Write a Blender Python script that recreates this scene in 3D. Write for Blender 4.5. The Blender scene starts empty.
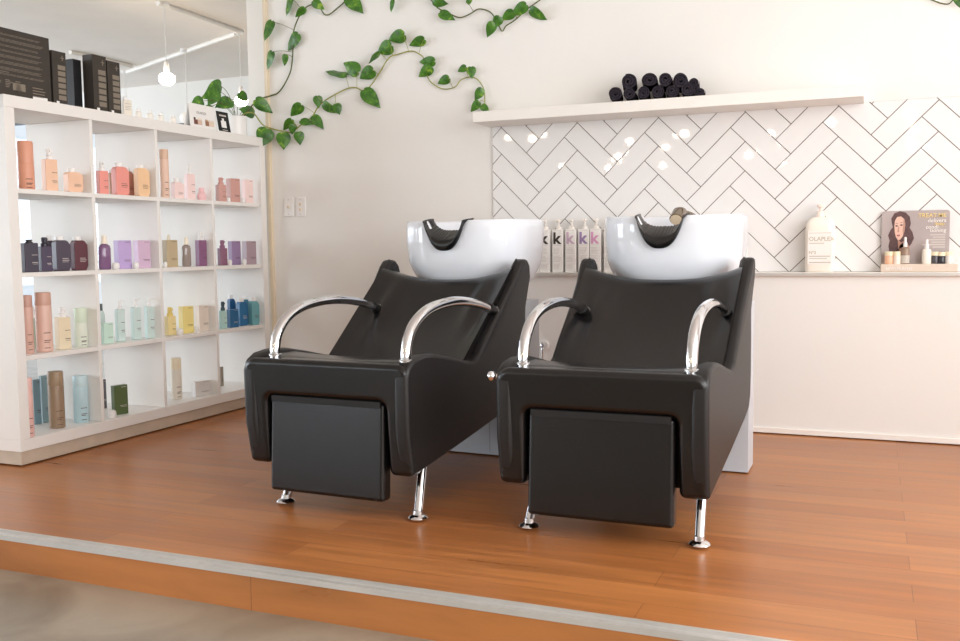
import bpy, bmesh, math, random
import numpy as np
from mathutils import Vector, Matrix, Euler
random.seed(7)
scene = bpy.context.scene
COL = scene.collection
PI = math.pi

# ------------------------------------------------------------------ camera geometry
CAM = np.array([3.3890, -4.7983, 0.9223])
YAW, PITCH, ROLL, FPX = -0.3954, 0.0776, -0.0121, 944.0
FW = np.array([math.sin(YAW)*math.cos(PITCH), math.cos(YAW)*math.cos(PITCH), -math.sin(PITCH)])
_rt = np.array([math.cos(YAW), -math.sin(YAW), 0.0]); _up = np.cross(_rt, FW)
RT = _rt*math.cos(ROLL)+_up*math.sin(ROLL); UP = -_rt*math.sin(ROLL)+_up*math.cos(ROLL)
def on(u, v, ax, val):
    """where the sight line of a photo point meets the plane axis=val (used to measure positions)"""
    d = FW+RT*(u-480)/FPX+UP*(320.5-v)/FPX
    return Vector(CAM+d*((val-CAM[ax])/d[ax]))
def depth(p): return float((np.array(p)-CAM) @ FW)
cd = bpy.data.cameras.new('camera'); cam = bpy.data.objects.new('camera', cd); COL.objects.link(cam)
cd.sensor_width = 36; cd.lens = FPX/960*36; cd.clip_start = .05; cd.clip_end = 100
cam.matrix_world = Matrix(((RT[0], UP[0], -FW[0], CAM[0]), (RT[1], UP[1], -FW[1], CAM[1]), (RT[2], UP[2], -FW[2], CAM[2]), (0, 0, 0, 1)))
scene.camera = cam

# ------------------------------------------------------------------ materials
def sl(c):
    return tuple((x/12.92 if x <= .04045 else ((x+.055)/1.055)**2.4) for x in (k/255 for k in c))
MATS = {}
def mat(name, rgb, rough=.5, metal=0, var=0, vscale=8, bump=0, bscale=200, spec=.5, coat=0, emit=None, estr=0, trans=0, alpha=1, sheen=0):
    if name in MATS: return MATS[name]
    m = bpy.data.materials.new(name); m.use_nodes = True; nt = m.node_tree; p = nt.nodes['Principled BSDF']
    c = sl(rgb)
    p.inputs['Base Color'].default_value = (*c, 1); p.inputs['Roughness'].default_value = rough
    p.inputs['Metallic'].default_value = metal; p.inputs['Specular IOR Level'].default_value = spec
    p.inputs['Coat Weight'].default_value = coat; p.inputs['Coat Roughness'].default_value = .05
    p.inputs['Transmission Weight'].default_value = trans; p.inputs['Alpha'].default_value = alpha
    p.inputs['Sheen Weight'].default_value = sheen
    if emit: p.inputs['Emission Color'].default_value = (*emit, 1); p.inputs['Emission Strength'].default_value = estr
    if var or bump:
        tc = nt.nodes.new('ShaderNodeTexCoord')
    if var:
        n = nt.nodes.new('ShaderNodeTexNoise'); n.inputs['Scale'].default_value = vscale; n.inputs['Detail'].default_value = 4
        nt.links.new(tc.outputs['Object'], n.inputs['Vector'])
        r = nt.nodes.new('ShaderNodeMapRange'); r.inputs['From Min'].default_value = .3; r.inputs['From Max'].default_value = .7
        r.inputs['To Min'].default_value = 1-var; r.inputs['To Max'].default_value = 1+var
        nt.links.new(n.outputs['Fac'], r.inputs['Value'])
        mx = nt.nodes.new('ShaderNodeMix'); mx.data_type = 'RGBA'; mx.blend_type = 'MULTIPLY'; mx.inputs[0].default_value = 1
        mx.inputs[6].default_value = (*c, 1); nt.links.new(r.outputs[0], mx.inputs[7]); nt.links.new(mx.outputs[2], p.inputs['Base Color'])
    if bump:
        n2 = nt.nodes.new('ShaderNodeTexNoise'); n2.inputs['Scale'].default_value = bscale; n2.inputs['Detail'].default_value = 3
        nt.links.new(tc.outputs['Object'], n2.inputs['Vector'])
        b = nt.nodes.new('ShaderNodeBump'); b.inputs['Strength'].default_value = bump; b.inputs['Distance'].default_value = .002
        nt.links.new(n2.outputs['Fac'], b.inputs['Height']); nt.links.new(b.outputs[0], p.inputs['Normal'])
    MATS[name] = m
    return m

WALL = mat('wall paint', (236, 234, 230), .75, var=.012, vscale=1.5, bump=.15, bscale=60)
CEIL = mat('ceiling render', (236, 230, 224), .9, var=.02, vscale=3, bump=.5, bscale=40)
LAM = mat('white laminate', (235, 232, 228), .38, var=.01, vscale=4)
WPAINT = mat('white paint', (240, 236, 230), .45, var=.01, vscale=3)
CREAM = mat('cream timber trim', (228, 212, 186), .5, var=.03, vscale=5)
TILE = mat('glazed white tile', (236, 235, 234), .03, spec=.7, var=.012, vscale=3)
GROUT = mat('brown grout', (104, 88, 76), .9)
CHROME = mat('chrome', (225, 225, 228), .07, metal=1, var=.01, vscale=4)
ALU = mat('aluminium', (206, 204, 200), .42, metal=.5, var=.05, vscale=6)
LEATHER = mat('black leather', (20, 18, 18), .22, var=.1, vscale=30, bump=.25, bscale=350, spec=.46)
LEATHER_LIT = mat('window-lit black leather', (26, 24, 24), .45, var=.08, vscale=30, bump=.3, bscale=400, spec=.45)  # same leather, with window light on the side panels put into its tone
DARK = mat('black board', (18, 17, 17), .7)
CERAMIC = mat('white ceramic', (232, 236, 243), .09, spec=.5, coat=.3)
RUBBER = mat('black rubber', (16, 15, 15), .32)
PEDM = mat('silver grey laminate', (196, 200, 206), .42, var=.02, vscale=6)
TOWEL = mat('charcoal towelling', (50, 46, 53), .95, var=.25, vscale=60, bump=1.0, bscale=220, spec=.05)
PLASTW = mat('white plastic', (240, 238, 236), .3)
CREAMCAP = mat('cream plastic', (240, 228, 200), .35)
TXT = mat('dark print', (96, 72, 66), .6)
TXTL = mat('light print', (205, 195, 190), .6)
TXTK = mat('grey print', (150, 146, 142), .6)
BLACKBOX = mat('brown black carton', (50, 42, 34), .5, var=.04, vscale=10)
BLACKBOX2 = mat('black carton', (22, 22, 25), .35)
PRINTG = mat('grey carton print', (128, 118, 104), .6)
BULB = mat('glowing bulb', (255, 240, 215), .3, emit=(1, .82, .62), estr=48)
BULBD = mat('frosted bulb with added glow', (245, 242, 238), .2, emit=(1, .9, .8), estr=.25)  # faint glow added to bulbs that are switched off
STEMD = mat('vine stem', (84, 92, 40), .55, var=.15, vscale=20)
CONC = None

def floor_mats():
    m = bpy.data.materials.new('honey timber boards'); m.use_nodes = True; nt = m.node_tree; p = nt.nodes['Principled BSDF']
    tc = nt.nodes.new('ShaderNodeTexCoord')
    br = nt.nodes.new('ShaderNodeTexBrick'); br.offset = .37; br.inputs['Scale'].default_value = 1
    br.inputs['Brick Width'].default_value = 1.75; br.inputs['Row Height'].default_value = .128
    br.inputs['Mortar Size'].default_value = .0009; br.inputs['Mortar Smooth'].default_value = .3; br.inputs['Bias'].default_value = 0
    br.inputs['Color1'].default_value = (*sl((180, 116, 64)), 1); br.inputs['Color2'].default_value = (*sl((163, 100, 52)), 1); br.inputs['Mortar'].default_value = (*sl((112, 66, 36)), 1)
    nt.links.new(tc.outputs['Object'], br.inputs['Vector'])
    mp = nt.nodes.new('ShaderNodeMapping'); mp.inputs['Scale'].default_value = (1.1, 16, 6); nt.links.new(tc.outputs['Object'], mp.inputs['Vector'])
    n = nt.nodes.new('ShaderNodeTexNoise'); n.inputs['Scale'].default_value = 1.6; n.inputs['Detail'].default_value = 6; n.inputs['Distortion'].default_value = .6
    nt.links.new(mp.outputs[0], n.inputs['Vector'])
    r = nt.nodes.new('ShaderNodeMapRange'); r.inputs['From Min'].default_value = .3; r.inputs['From Max'].default_value = .7
    r.inputs['To Min'].default_value = .80; r.inputs['To Max'].default_value = 1.17; nt.links.new(n.outputs['Fac'], r.inputs['Value'])
    mx = nt.nodes.new('ShaderNodeMix'); mx.data_type = 'RGBA'; mx.blend_type = 'MULTIPLY'; mx.inputs[0].default_value = 1
    nt.links.new(br.outputs['Color'], mx.inputs[6]); nt.links.new(r.outputs[0], mx.inputs[7]); nt.links.new(mx.outputs[2], p.inputs['Base Color'])
    r2 = nt.nodes.new('ShaderNodeMapRange'); r2.inputs['To Min'].default_value = .22; r2.inputs['To Max'].default_value = .40; nt.links.new(n.outputs['Fac'], r2.inputs['Value'])
    nt.links.new(r2.outputs[0], p.inputs['Roughness'])
    b = nt.nodes.new('ShaderNodeBump'); b.inputs['Strength'].default_value = .25; b.inputs['Distance'].default_value = .001; b.invert = True
    nt.links.new(br.outputs['Fac'], b.inputs['Height']); nt.links.new(b.outputs[0], p.inputs['Normal'])
    c = bpy.data.materials.new('polished concrete'); c.use_nodes = True; nt = c.node_tree; p = nt.nodes['Principled BSDF']
    tc = nt.nodes.new('ShaderNodeTexCoord'); n = nt.nodes.new('ShaderNodeTexNoise'); n.inputs['Scale'].default_value = 2.6; n.inputs['Detail'].default_value = 8; n.inputs['Distortion'].default_value = .8
    nt.links.new(tc.outputs['Object'], n.inputs['Vector'])
    cr = nt.nodes.new('ShaderNodeValToRGB'); e = cr.color_ramp.elements
    e[0].position = .32; e[0].color = (*sl((128, 116, 100)), 1); e[1].position = .68; e[1].color = (*sl((164, 153, 137)), 1)
    nt.links.new(n.outputs['Fac'], cr.inputs[0]); nt.links.new(cr.outputs[0], p.inputs['Base Color']); p.inputs['Roughness'].default_value = .3
    return m, c
WOOD, CONC = floor_mats()

def glass_mat():
    m = bpy.data.materials.new('window glass'); m.use_nodes = True; nt = m.node_tree
    for n in list(nt.nodes): nt.nodes.remove(n)
    o = nt.nodes.new('ShaderNodeOutputMaterial'); t = nt.nodes.new('ShaderNodeBsdfTransparent'); g = nt.nodes.new('ShaderNodeBsdfGlossy'); g.inputs['Roughness'].default_value = .02
    x = nt.nodes.new('ShaderNodeMixShader'); x.inputs[0].default_value = .06
    nt.links.new(t.outputs[0], x.inputs[1]); nt.links.new(g.outputs[0], x.inputs[2]); nt.links.new(x.outputs[0], o.inputs[0])
    return m
GLASS = glass_mat()

def leaf_mat():
    m = bpy.data.materials.new('pothos leaf'); m.use_nodes = True; nt = m.node_tree; p = nt.nodes['Principled BSDF']
    tc = nt.nodes.new('ShaderNodeTexCoord'); n = nt.nodes.new('ShaderNodeTexNoise'); n.inputs['Scale'].default_value = 22; n.inputs['Detail'].default_value = 3; n.inputs['Distortion'].default_value = 1.2
    nt.links.new(tc.outputs['Object'], n.inputs['Vector'])
    cr = nt.nodes.new('ShaderNodeValToRGB'); e = cr.color_ramp.elements
    e[0].position = .3; e[0].color = (*sl((38, 84, 22)), 1); e[1].position = .62; e[1].color = (*sl((78, 130, 38)), 1)
    k = e.new(.72); k.color = (*sl((150, 180, 60)), 1)
    nt.links.new(n.outputs['Fac'], cr.inputs[0]); nt.links.new(cr.outputs[0], p.inputs['Base Color']); p.inputs['Roughness'].default_value = .38
    p.inputs['Subsurface Weight'].default_value = 0
    return m
LEAF = leaf_mat()

# ------------------------------------------------------------------ mesh helpers
class B:
    def __init__(s): s.bm = bmesh.new()
    def face(s, pts, m=0):
        try: f = s.bm.faces.new([s.bm.verts.new(p) for p in pts]); f.material_index = m
        except ValueError: pass
        return s
    def loft(s, rings, m=0, cap=True, closed=True, wrap=False):
        R = [[s.bm.verts.new(p) for p in r] for r in rings]
        n = len(R[0]); pr = list(zip(R[:-1], R[1:]))
        if wrap: pr.append((R[-1], R[0]))
        for a, b in pr:
            for i in range(n if closed else n-1):
                j = (i+1) % n
                f = s.bm.faces.new((a[i], a[j], b[j], b[i])); f.material_index = m
        if cap and not wrap and closed:
            for r in (R[0][::-1], R[-1]):
                f = s.bm.faces.new(r); f.material_index = m
        return s
    def box(s, c, d, m=0, rot=None):
        x, y, z = (k/2 for k in d); pts = [Vector(p) for p in ((-x,-y,-z),(x,-y,-z),(x,y,-z),(-x,y,-z),(-x,-y,z),(x,-y,z),(x,y,z),(-x,y,z))]
        if rot: pts = [rot @ p for p in pts]
        c = Vector(c); return s.loft([[p+c for p in pts[:4]], [p+c for p in pts[4:]]], m)
    def prism(s, poly, a0, a1, axis, m=0):
        f = {0: lambda p, a: (a, p[0], p[1]), 1: lambda p, a: (p[0], a, p[1]), 2: lambda p, a: (p[0], p[1], a)}[axis]
        return s.loft([[f(p, a0) for p in poly], [f(p, a1) for p in poly]], m)
    def lathe(s, prof, c=(0, 0, 0), seg=24, m=0, sx=1, sy=1, cap=True):
        return s.loft([[(c[0]+r*sx*math.cos(2*PI*i/seg), c[1]+r*sy*math.sin(2*PI*i/seg), c[2]+z) for i in range(seg)] for r, z in prof], m, cap)
    def tube(s, path, rad, seg=12, m=0, cap=True):
        path = [Vector(p) for p in path]; rings = []; prev = None
        for i, p in enumerate(path):
            t = (path[min(i+1, len(path)-1)]-path[max(i-1, 0)]).normalized()
            if prev is None:
                up = Vector((0, 0, 1)) if abs(t.z) < .9 else Vector((1, 0, 0)); n = t.cross(up).normalized()
            else: n = (prev-t*prev.dot(t)).normalized()
            prev = n; b = t.cross(n); r = rad(i/(len(path)-1)) if callable(rad) else rad
            rings.append([p+n*r*math.cos(2*PI*k/seg)+b*r*math.sin(2*PI*k/seg) for k in range(seg)])
        return s.loft(rings, m, cap)
    def build(s, name, mats, parent=None, loc=None, rot=None, bevel=0, segs=3, sub=0, smooth=40, kind=None):
        bmesh.ops.recalc_face_normals(s.bm, faces=s.bm.faces[:])
        me = bpy.data.meshes.new(name); s.bm.to_mesh(me); s.bm.free()
        for mm in (mats if isinstance(mats, (list, tuple)) else [mats]): me.materials.append(mm)
        o = bpy.data.objects.new(name, me); COL.objects.link(o)
        if parent: o.parent = parent
        if loc is not None: o.location = loc
        if rot is not None: o.rotation_euler = rot
        if smooth:
            for f in me.polygons: f.use_smooth = True
            me.set_sharp_from_angle(angle=math.radians(smooth))
        if bevel:
            md = o.modifiers.new('bevel', 'BEVEL'); md.width = bevel; md.segments = segs; md.limit_method = 'ANGLE'; md.angle_limit = math.radians(35)
            for f in me.polygons: f.use_smooth = True
            me.set_sharp_from_angle(angle=PI)
            wn = o.modifiers.new('wn', 'WEIGHTED_NORMAL'); wn.keep_sharp = False
        if sub:
            md = o.modifiers.new('sub', 'SUBSURF'); md.levels = sub; md.render_levels = sub
        if kind: o['kind'] = kind
        return o
def tag(o, label, cat, group=None):
    o['label'] = label; o['category'] = cat
    if group: o['group'] = group
    return o
def thing(name, label, cat, loc=(0, 0, 0), rz=0, group=None):
    o = bpy.data.objects.new(name, None); COL.objects.link(o); o.empty_display_size = .05
    o.location = loc; o.rotation_euler = (0, 0, rz); return tag(o, label, cat, group)
def dup(root, loc, rz, label=None):
    r = root.copy(); COL.objects.link(r); r.location = loc; r.rotation_euler = (0, 0, rz)
    if label: r['label'] = label
    for ch in [o for o in bpy.data.objects if o.parent == root]:
        c = ch.copy(); COL.objects.link(c); c.parent = r
        for g in [o for o in bpy.data.objects if o.parent == ch]:
            d = g.copy(); COL.objects.link(d); d.parent = c
    return r
def bezier(pts, n=8):
    P = [Vector(p) for p in pts]; out = []
    for i in range(len(P)-1):
        a, b, c, d = P[max(i-1, 0)], P[i], P[i+1], P[min(i+2, len(P)-1)]
        for k in range(n):
            t = k/n; out.append(.5*((2*b)+(c-a)*t+(2*a-5*b+4*c-d)*t*t+(3*b-a-3*c+d)*t**3))
    out.append(P[-1]); return out
def text_mesh(txt, size, name, m, parent, loc, rot, extr=.0004, bold=0, align='LEFT'):
    cu = bpy.data.curves.new(name, 'FONT'); cu.body = txt; cu.size = size; cu.extrude = extr; cu.offset = bold; cu.align_x = align; cu.resolution_u = 3
    t = bpy.data.objects.new('tmp', cu); COL.objects.link(t); bpy.context.view_layer.update()
    me = bpy.data.meshes.new_from_object(t.evaluated_get(bpy.context.evaluated_depsgraph_get()))
    COL.objects.unlink(t); bpy.data.objects.remove(t)
    me.materials.clear(); me.materials.append(m); me.name = name
    o = bpy.data.objects.new(name, me); COL.objects.link(o); o.parent = parent; o.location = loc; o.rotation_euler = rot
    return o
def struct(b, name, m, **k): return b.build(name, m, kind='structure', smooth=0, **k)

# ------------------------------------------------------------------ the setting
YW = .04          # plane of the back wall
ZC, ZF = 2.9, -.115
X0, X1, YB, YF = -8.0, 5.6, 4.3, -14.0
struct(B().box(((X0+X1)/2, (YB+YF)/2, ZF-.05), (X1-X0+.4, YB-YF+.4, .1)), 'floor', CONC)
struct(B().box(((X0+X1)/2, (YB+YF)/2, ZC+.05), (X1-X0+.4, YB-YF+.4, .1)), 'ceiling', CEIL)
struct(B().box((2.52-.0, (-2.59+YW)/2, -.0605), (6.12, 2.59+YW, .109)).box((X1/2-.27, -2.6, -.063), (6.12, .018, .104)), 'platform_floor', WOOD)
# aluminium nosing along the step
nb = B().box((2.52, -2.586, .001), (6.12, .052, .003)).box((2.52, -2.611, -.006), (6.12, .003, .016))
for k in range(4): nb.box((2.52, -2.572+.0-.006*k, .003), (6.12, .0025, .0016))
struct(nb, 'trim_1', ALU)
struct(B().box(((0+X1)/2, YW+.06, (ZC+ZF)/2), (X1, .12, ZC-ZF)), 'wall_back', WALL)
# corner post at the end of the back wall
struct(B().box((-.095, .17, (ZC+ZF)/2), (.19, .10, ZC-ZF)), 'trim_2', WPAINT)
struct(B().box((.010, .0275, 1.45), (.020, .025, 2.9)), 'trim_3', CREAM)
# walls with window openings
def wall_with_windows(name, axis, at, lo, hi, wins, t=.12):
    b = B(); cur = lo
    def slab(a0, a1, z0, z1):
        if a1-a0 < .001 or z1-z0 < .001: return
        c = ((a0+a1)/2, at, (z0+z1)/2) if axis == 'x' else (at, (a0+a1)/2, (z0+z1)/2)
        d = (a1-a0, t, z1-z0) if axis == 'x' else (t, a1-a0, z1-z0); b.box(c, d)
    for a0, a1, z0, z1 in wins:
        slab(cur, a0, ZF, ZC); slab(a0, a1, ZF, z0); slab(a0, a1, z1, ZC); cur = a1
    slab(cur, hi, ZF, ZC)
    return struct(b, name, WALL)
FRAMEM = mat('grey window frame', (92, 98, 108), .4)
NW = [0]
def window(axis, at, a0, a1, z0, z1, mull):
    NW[0] += 1; fw = .05
    P = lambda a, z: ((a, at, z) if axis == 'x' else (at, a, z)); D = lambda da, dz, t: ((da, t, dz) if axis == 'x' else (t, da, dz))
    b = B()
    for a in [a0+fw/2, a1-fw/2]+[a0+(a1-a0)*k/mull for k in range(1, mull)]: b.box(P(a, (z0+z1)/2), D(fw, z1-z0, .06))
    for z in (z0+fw/2, z1-fw/2): b.box(P((a0+a1)/2, z), D(a1-a0-2*fw, fw, .06))
    w = b.build('window_%d' % NW[0], FRAMEM, smooth=0, kind='structure')
    B().box(P((a0+a1)/2, (z0+z1)/2), D(a1-a0-2*fw, z1-z0-2*fw, .006)).build('pane', GLASS, w, smooth=0)
WB = [(-7.8, -5.15, ZF+.05, 2.62), (-4.75, -3.9, .9, 2.43)]
wall_with_windows('wall_far', 'x', YB+.06, X0, 0.0, WB)
for a in WB: window('x', YB+.06, *a, 2 if a[0] < -5 else 1)
WL = [(-12.8, -8.6, .2, 2.6), (-8.2, -4.2, .2, 2.6), (-3.4, 3.6, .4, 2.6)]
wall_with_windows('wall_left', 'y', X0-.06, YF, YB, WL)
for a in WL: window('y', X0-.06, *a, 4)
WR = [(-7.6, -5.6, .5, 2.6), (-5.3, -1.0, .5, 2.6)]
wall_with_windows('wall_right', 'y', X1+.06, YF, YB, WR)
for a in WR: window('y', X1+.06, *a, 3)
WFR = [(-7.6, -4.7, .8, 2.6)]
wall_with_windows('wall_front', 'x', YF-.06, X0, X1, WFR)
for a in WFR: window('x', YF-.06, *a, 4)

# lower wall, ledge and herringbone tiles
XT = 1.459
struct(B().box(((XT+X1)/2, 0, .383), (X1-XT, .08, .766)), 'wall_ledge', WALL)
struct(B().box(((XT+X1)/2, -.0125, .775), (X1-XT, .105, .018)), 'trim_4', WPAINT, bevel=.003)
struct(B().box(((XT+X1)/2, -.0665, .775), (X1-XT, .003, .012)), 'trim_5', ALU)
struct(B().box(((XT+X1)/2, -.044, .012), (X1-XT, .008, .024)), 'baseboard_back', WPAINT)
def clip(poly, ax, val, keep):
    out = []
    for i in range(len(poly)):
        a, b = poly[i], poly[(i+1) % len(poly)]; ia, ib = keep*(a[ax]-val) >= 0, keep*(b[ax]-val) >= 0
        if ia: out.append(a)
        if ia != ib:
            t = (val-a[ax])/(b[ax]-a[ax]); out.append((a[0]+t*(b[0]-a[0]), a[1]+t*(b[1]-a[1])))
    return out
def tiles():
    k = (YW-CAM[1])/(0-CAM[1]); t = .14136*k; h = t/2
    x0 = CAM[0]+(1.5277-CAM[0])*k; z0 = CAM[2]+(1.561-CAM[2])*k
    xl, xr, zl, zt = XT, X1-.6, .785, CAM[2]+(1.571-CAM[2])*k
    b = B(); b.box(((xl+xr)/2, YW-.003, (zl+zt)/2), (xr-xl, .006, zt-zl), 1)
    g = .0017
    for i in range(-1, 10):
        for j in range(-4, 14):
            A = (x0+3*t*i-h, z0-t*j+h)
            e = .7071*g
            for P in ([A, (A[0]+h, A[1]+h), (A[0]+4*h, A[1]-2*h), (A[0]+3*h, A[1]-3*h)],
                      [(A[0]+3*h, A[1]-3*h), (A[0]+6*h, A[1]), (A[0]+7*h, A[1]-h), (A[0]+4*h, A[1]-4*h)]):
                cx = sum(p[0] for p in P)/4; cz = sum(p[1] for p in P)/4
                # shrink toward the tile axes for the grout joint
                def shrink(P, g):
                    Q = []
                    for n in range(4):
                        p, a, c = Vector(P[n]), Vector(P[n-1]), Vector(P[(n+1) % 4])
                        Q.append(tuple(p+(a-p).normalized()*g+(c-p).normalized()*g))
                    return Q
                tx, tz = random.gauss(0, .003), random.gauss(0, .003)
                Q = shrink(P, g)
                for ax, val, kp in ((0, xl+.0005, 1), (0, xr, -1), (1, zl+.0005, 1), (1, zt-.0005, -1)):
                    if Q: Q = clip(Q, ax, val, kp)
                if len(Q) < 3: continue
                mx = sum(q[0] for q in Q)/len(Q); mz = sum(q[1] for q in Q)/len(Q)
                rings = []
                for ins, yy in ((0, -.0055), (0, -.0085), (.0012, -.0095)):
                    V = []
                    for q in Q:
                        d = math.hypot(q[0]-mx, q[1]-mz) or 1; f = max(0, 1-ins/d)
                        V.append((mx+(q[0]-mx)*f, YW+yy+((q[0]-cx)*tx+(q[1]-cz)*tz if yy < -.006 else 0), mz+(q[1]-mz)*f))
                    rings.append(V)
                b.loft(rings, 0)
    struct(b, 'wall_tiles', [TILE, GROUT])
tiles()

# floating shelf on the wall
zs0, zs1 = 1.571, 1.626
def floating():
    xa = on(472.5, 123, 1, -.2).x; xb = on(864, 93.5, 1, -.2).x
    o = B().box(((xa+xb)/2, (YW-.2)/2, (zs0+zs1)/2), (xb-xa, YW+.2, zs1-zs0)).build('floating_shelf', WPAINT, bevel=.003, segs=2)
    tag(o, 'long white floating wall shelf above the herringbone tiles, carrying rolled towels', 'shelf')
floating()

# switches
def switch(u, n, label):
    p = on(u, 207, 1, YW)
    r = thing('light_switch', label, 'light switch', (p.x, YW, p.z), 0, 'light switches on the wall')
    B().box((0, -.005, 0), (.066, .01, .116)).build('cover_plate', PLASTW, r, bevel=.003)
    for k in range(n): B().box((0, -.013, .0 if n == 1 else (.016-.032*k)), (.010, .008, .018), rot=Matrix.Rotation(.3, 3, 'X')).build('toggle', CREAM, r, bevel=.001)
    for z in (.043, -.043): B().lathe([(.0001, 0), (.0035, 0), (.0035, .002), (.0001, .0025)], seg=10).build('screw', ALU, r, loc=(0, -.010, z), rot=(PI/2, 0, 0))
switch(289.5, 1, 'left one of two white light switch plates on the wall')
switch(301.5, 2, 'right one of two white light switch plates on the wall')

# tap valve on the lower wall between the chairs
def valve():
    p = on(543, 345, 1, -.04)
    r = thing('wall_valve', 'chrome stop valve on the lower wall between the two wash chairs', 'valve', (p.x+.008, -.04, p.z))
    B().lathe([(.0001, 0), (.028, 0), (.028, .004), (.022, .010), (.0001, .011)], seg=28).build('wall_plate', PLASTW, r, rot=(PI/2, 0, 0))
    b = B().tube(bezier([(0, -.01, 0), (0, -.022, 0), (0, -.032, -.010), (0, -.034, -.03), (0, -.034, -.09)], 6), .009, 12)
    b.build('spout', CHROME, r)
    B().lathe([(.0001, 0), (.015, 0), (.018, .012), (.012, .022), (.0001, .024)], seg=20).build('knob', CHROME, r, loc=(0, -.02, 0), rot=(PI/2, 0, 0))
valve()

# ------------------------------------------------------------------ shelving unit
SD = .40; SY0, SY1 = -1.848, 0.0; SZ0, SZ1 = .061, 1.589; FT = .052; DT = .0205; CW = .4154; CH = .341
ft_z = .0515
COLY = [SY0+FT+k*(CW+DT) for k in range(4)]                   # cell left edge in y
ROWZ = [SZ0+ft_z+k*(CH+DT) for k in range(3, -1, -1)]         # board tops, from the top row down
def shelving():
    r = thing('shelving_unit', 'large white cube shelving unit of four by four compartments full of hair products', 'shelving unit', (0, SY0, 0))
    def part(name, c, d, m=LAM, bev=.0015): return B().box((c[0], c[1]-SY0, c[2]), d).build(name, m, r, bevel=bev, segs=2)
    ym = (SY0+SY1)/2
    part('top_panel', (-SD/2, ym, SZ1-ft_z/2), (SD, SY1-SY0, ft_z))
    part('base_panel', (-SD/2, ym, SZ0+ft_z/2), (SD, SY1-SY0, ft_z))
    for y in (SY0+FT/2, SY1-FT/2): part('side_panel', (-SD/2, y, (SZ0+SZ1)/2), (SD, FT, SZ1-SZ0-2*ft_z-.0006))
    for k in range(1, 4): part('divider', (-SD/2, COLY[k]-DT/2, (SZ0+SZ1)/2), (SD-.002, DT, SZ1-SZ0-2*ft_z-.0006))
    for y in COLY:
        for z in ROWZ[:3]: part('shelf_board', (-SD/2, y+CW/2, z-DT/2), (SD-.002, CW-.0004, DT))
    part('plinth', (-SD/2-.004, ym, SZ0/2), (SD-.016, SY1-SY0-.02, SZ0-.0006), mat('grey beige plinth', (196, 180, 162), .6, var=.08, vscale=12))
shelving()

# ------------------------------------------------------------------ hair products
def colmat(rgb, rough=.42):
    g_ = sum(rgb)/3; rgb = tuple(int(round(c+(g_-c)*.16+6)) for c in rgb) if g_ > 70 else rgb
    return mat('pack %d %d %d' % rgb, rgb, rough, var=.02, vscale=20)
def lines(b, w, h, y, lay, mi):
    """small printed lines on a flat front: (x0, x1, z, height) as fractions"""
    for x0, x1, z, t in lay: b.face([(w*x0, y, h*z), (w*x1, y, h*z), (w*x1, y, h*(z+t)), (w*x0, y, h*(z+t))], mi)
LAY = [(.0, .40, .34, .018), (-.02, .42, .29, .016), (.02, .36, .24, .012), (.02, .30, .20, .012)]
LAYB = [(.02, .40, .93, .014), (-.1, .40, .30, .016), (-.05, .40, .26, .012)]
def print_mat(rgb): return TXTL if sum(rgb) < 330 else TXT
def body_box(w, d, h, rgb, lay, ch=.0):
    b = B(); b.box((0, 0, h/2), (w, d, h)); lines(b, w, h, -d/2-.0006, lay, 1); return b
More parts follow.
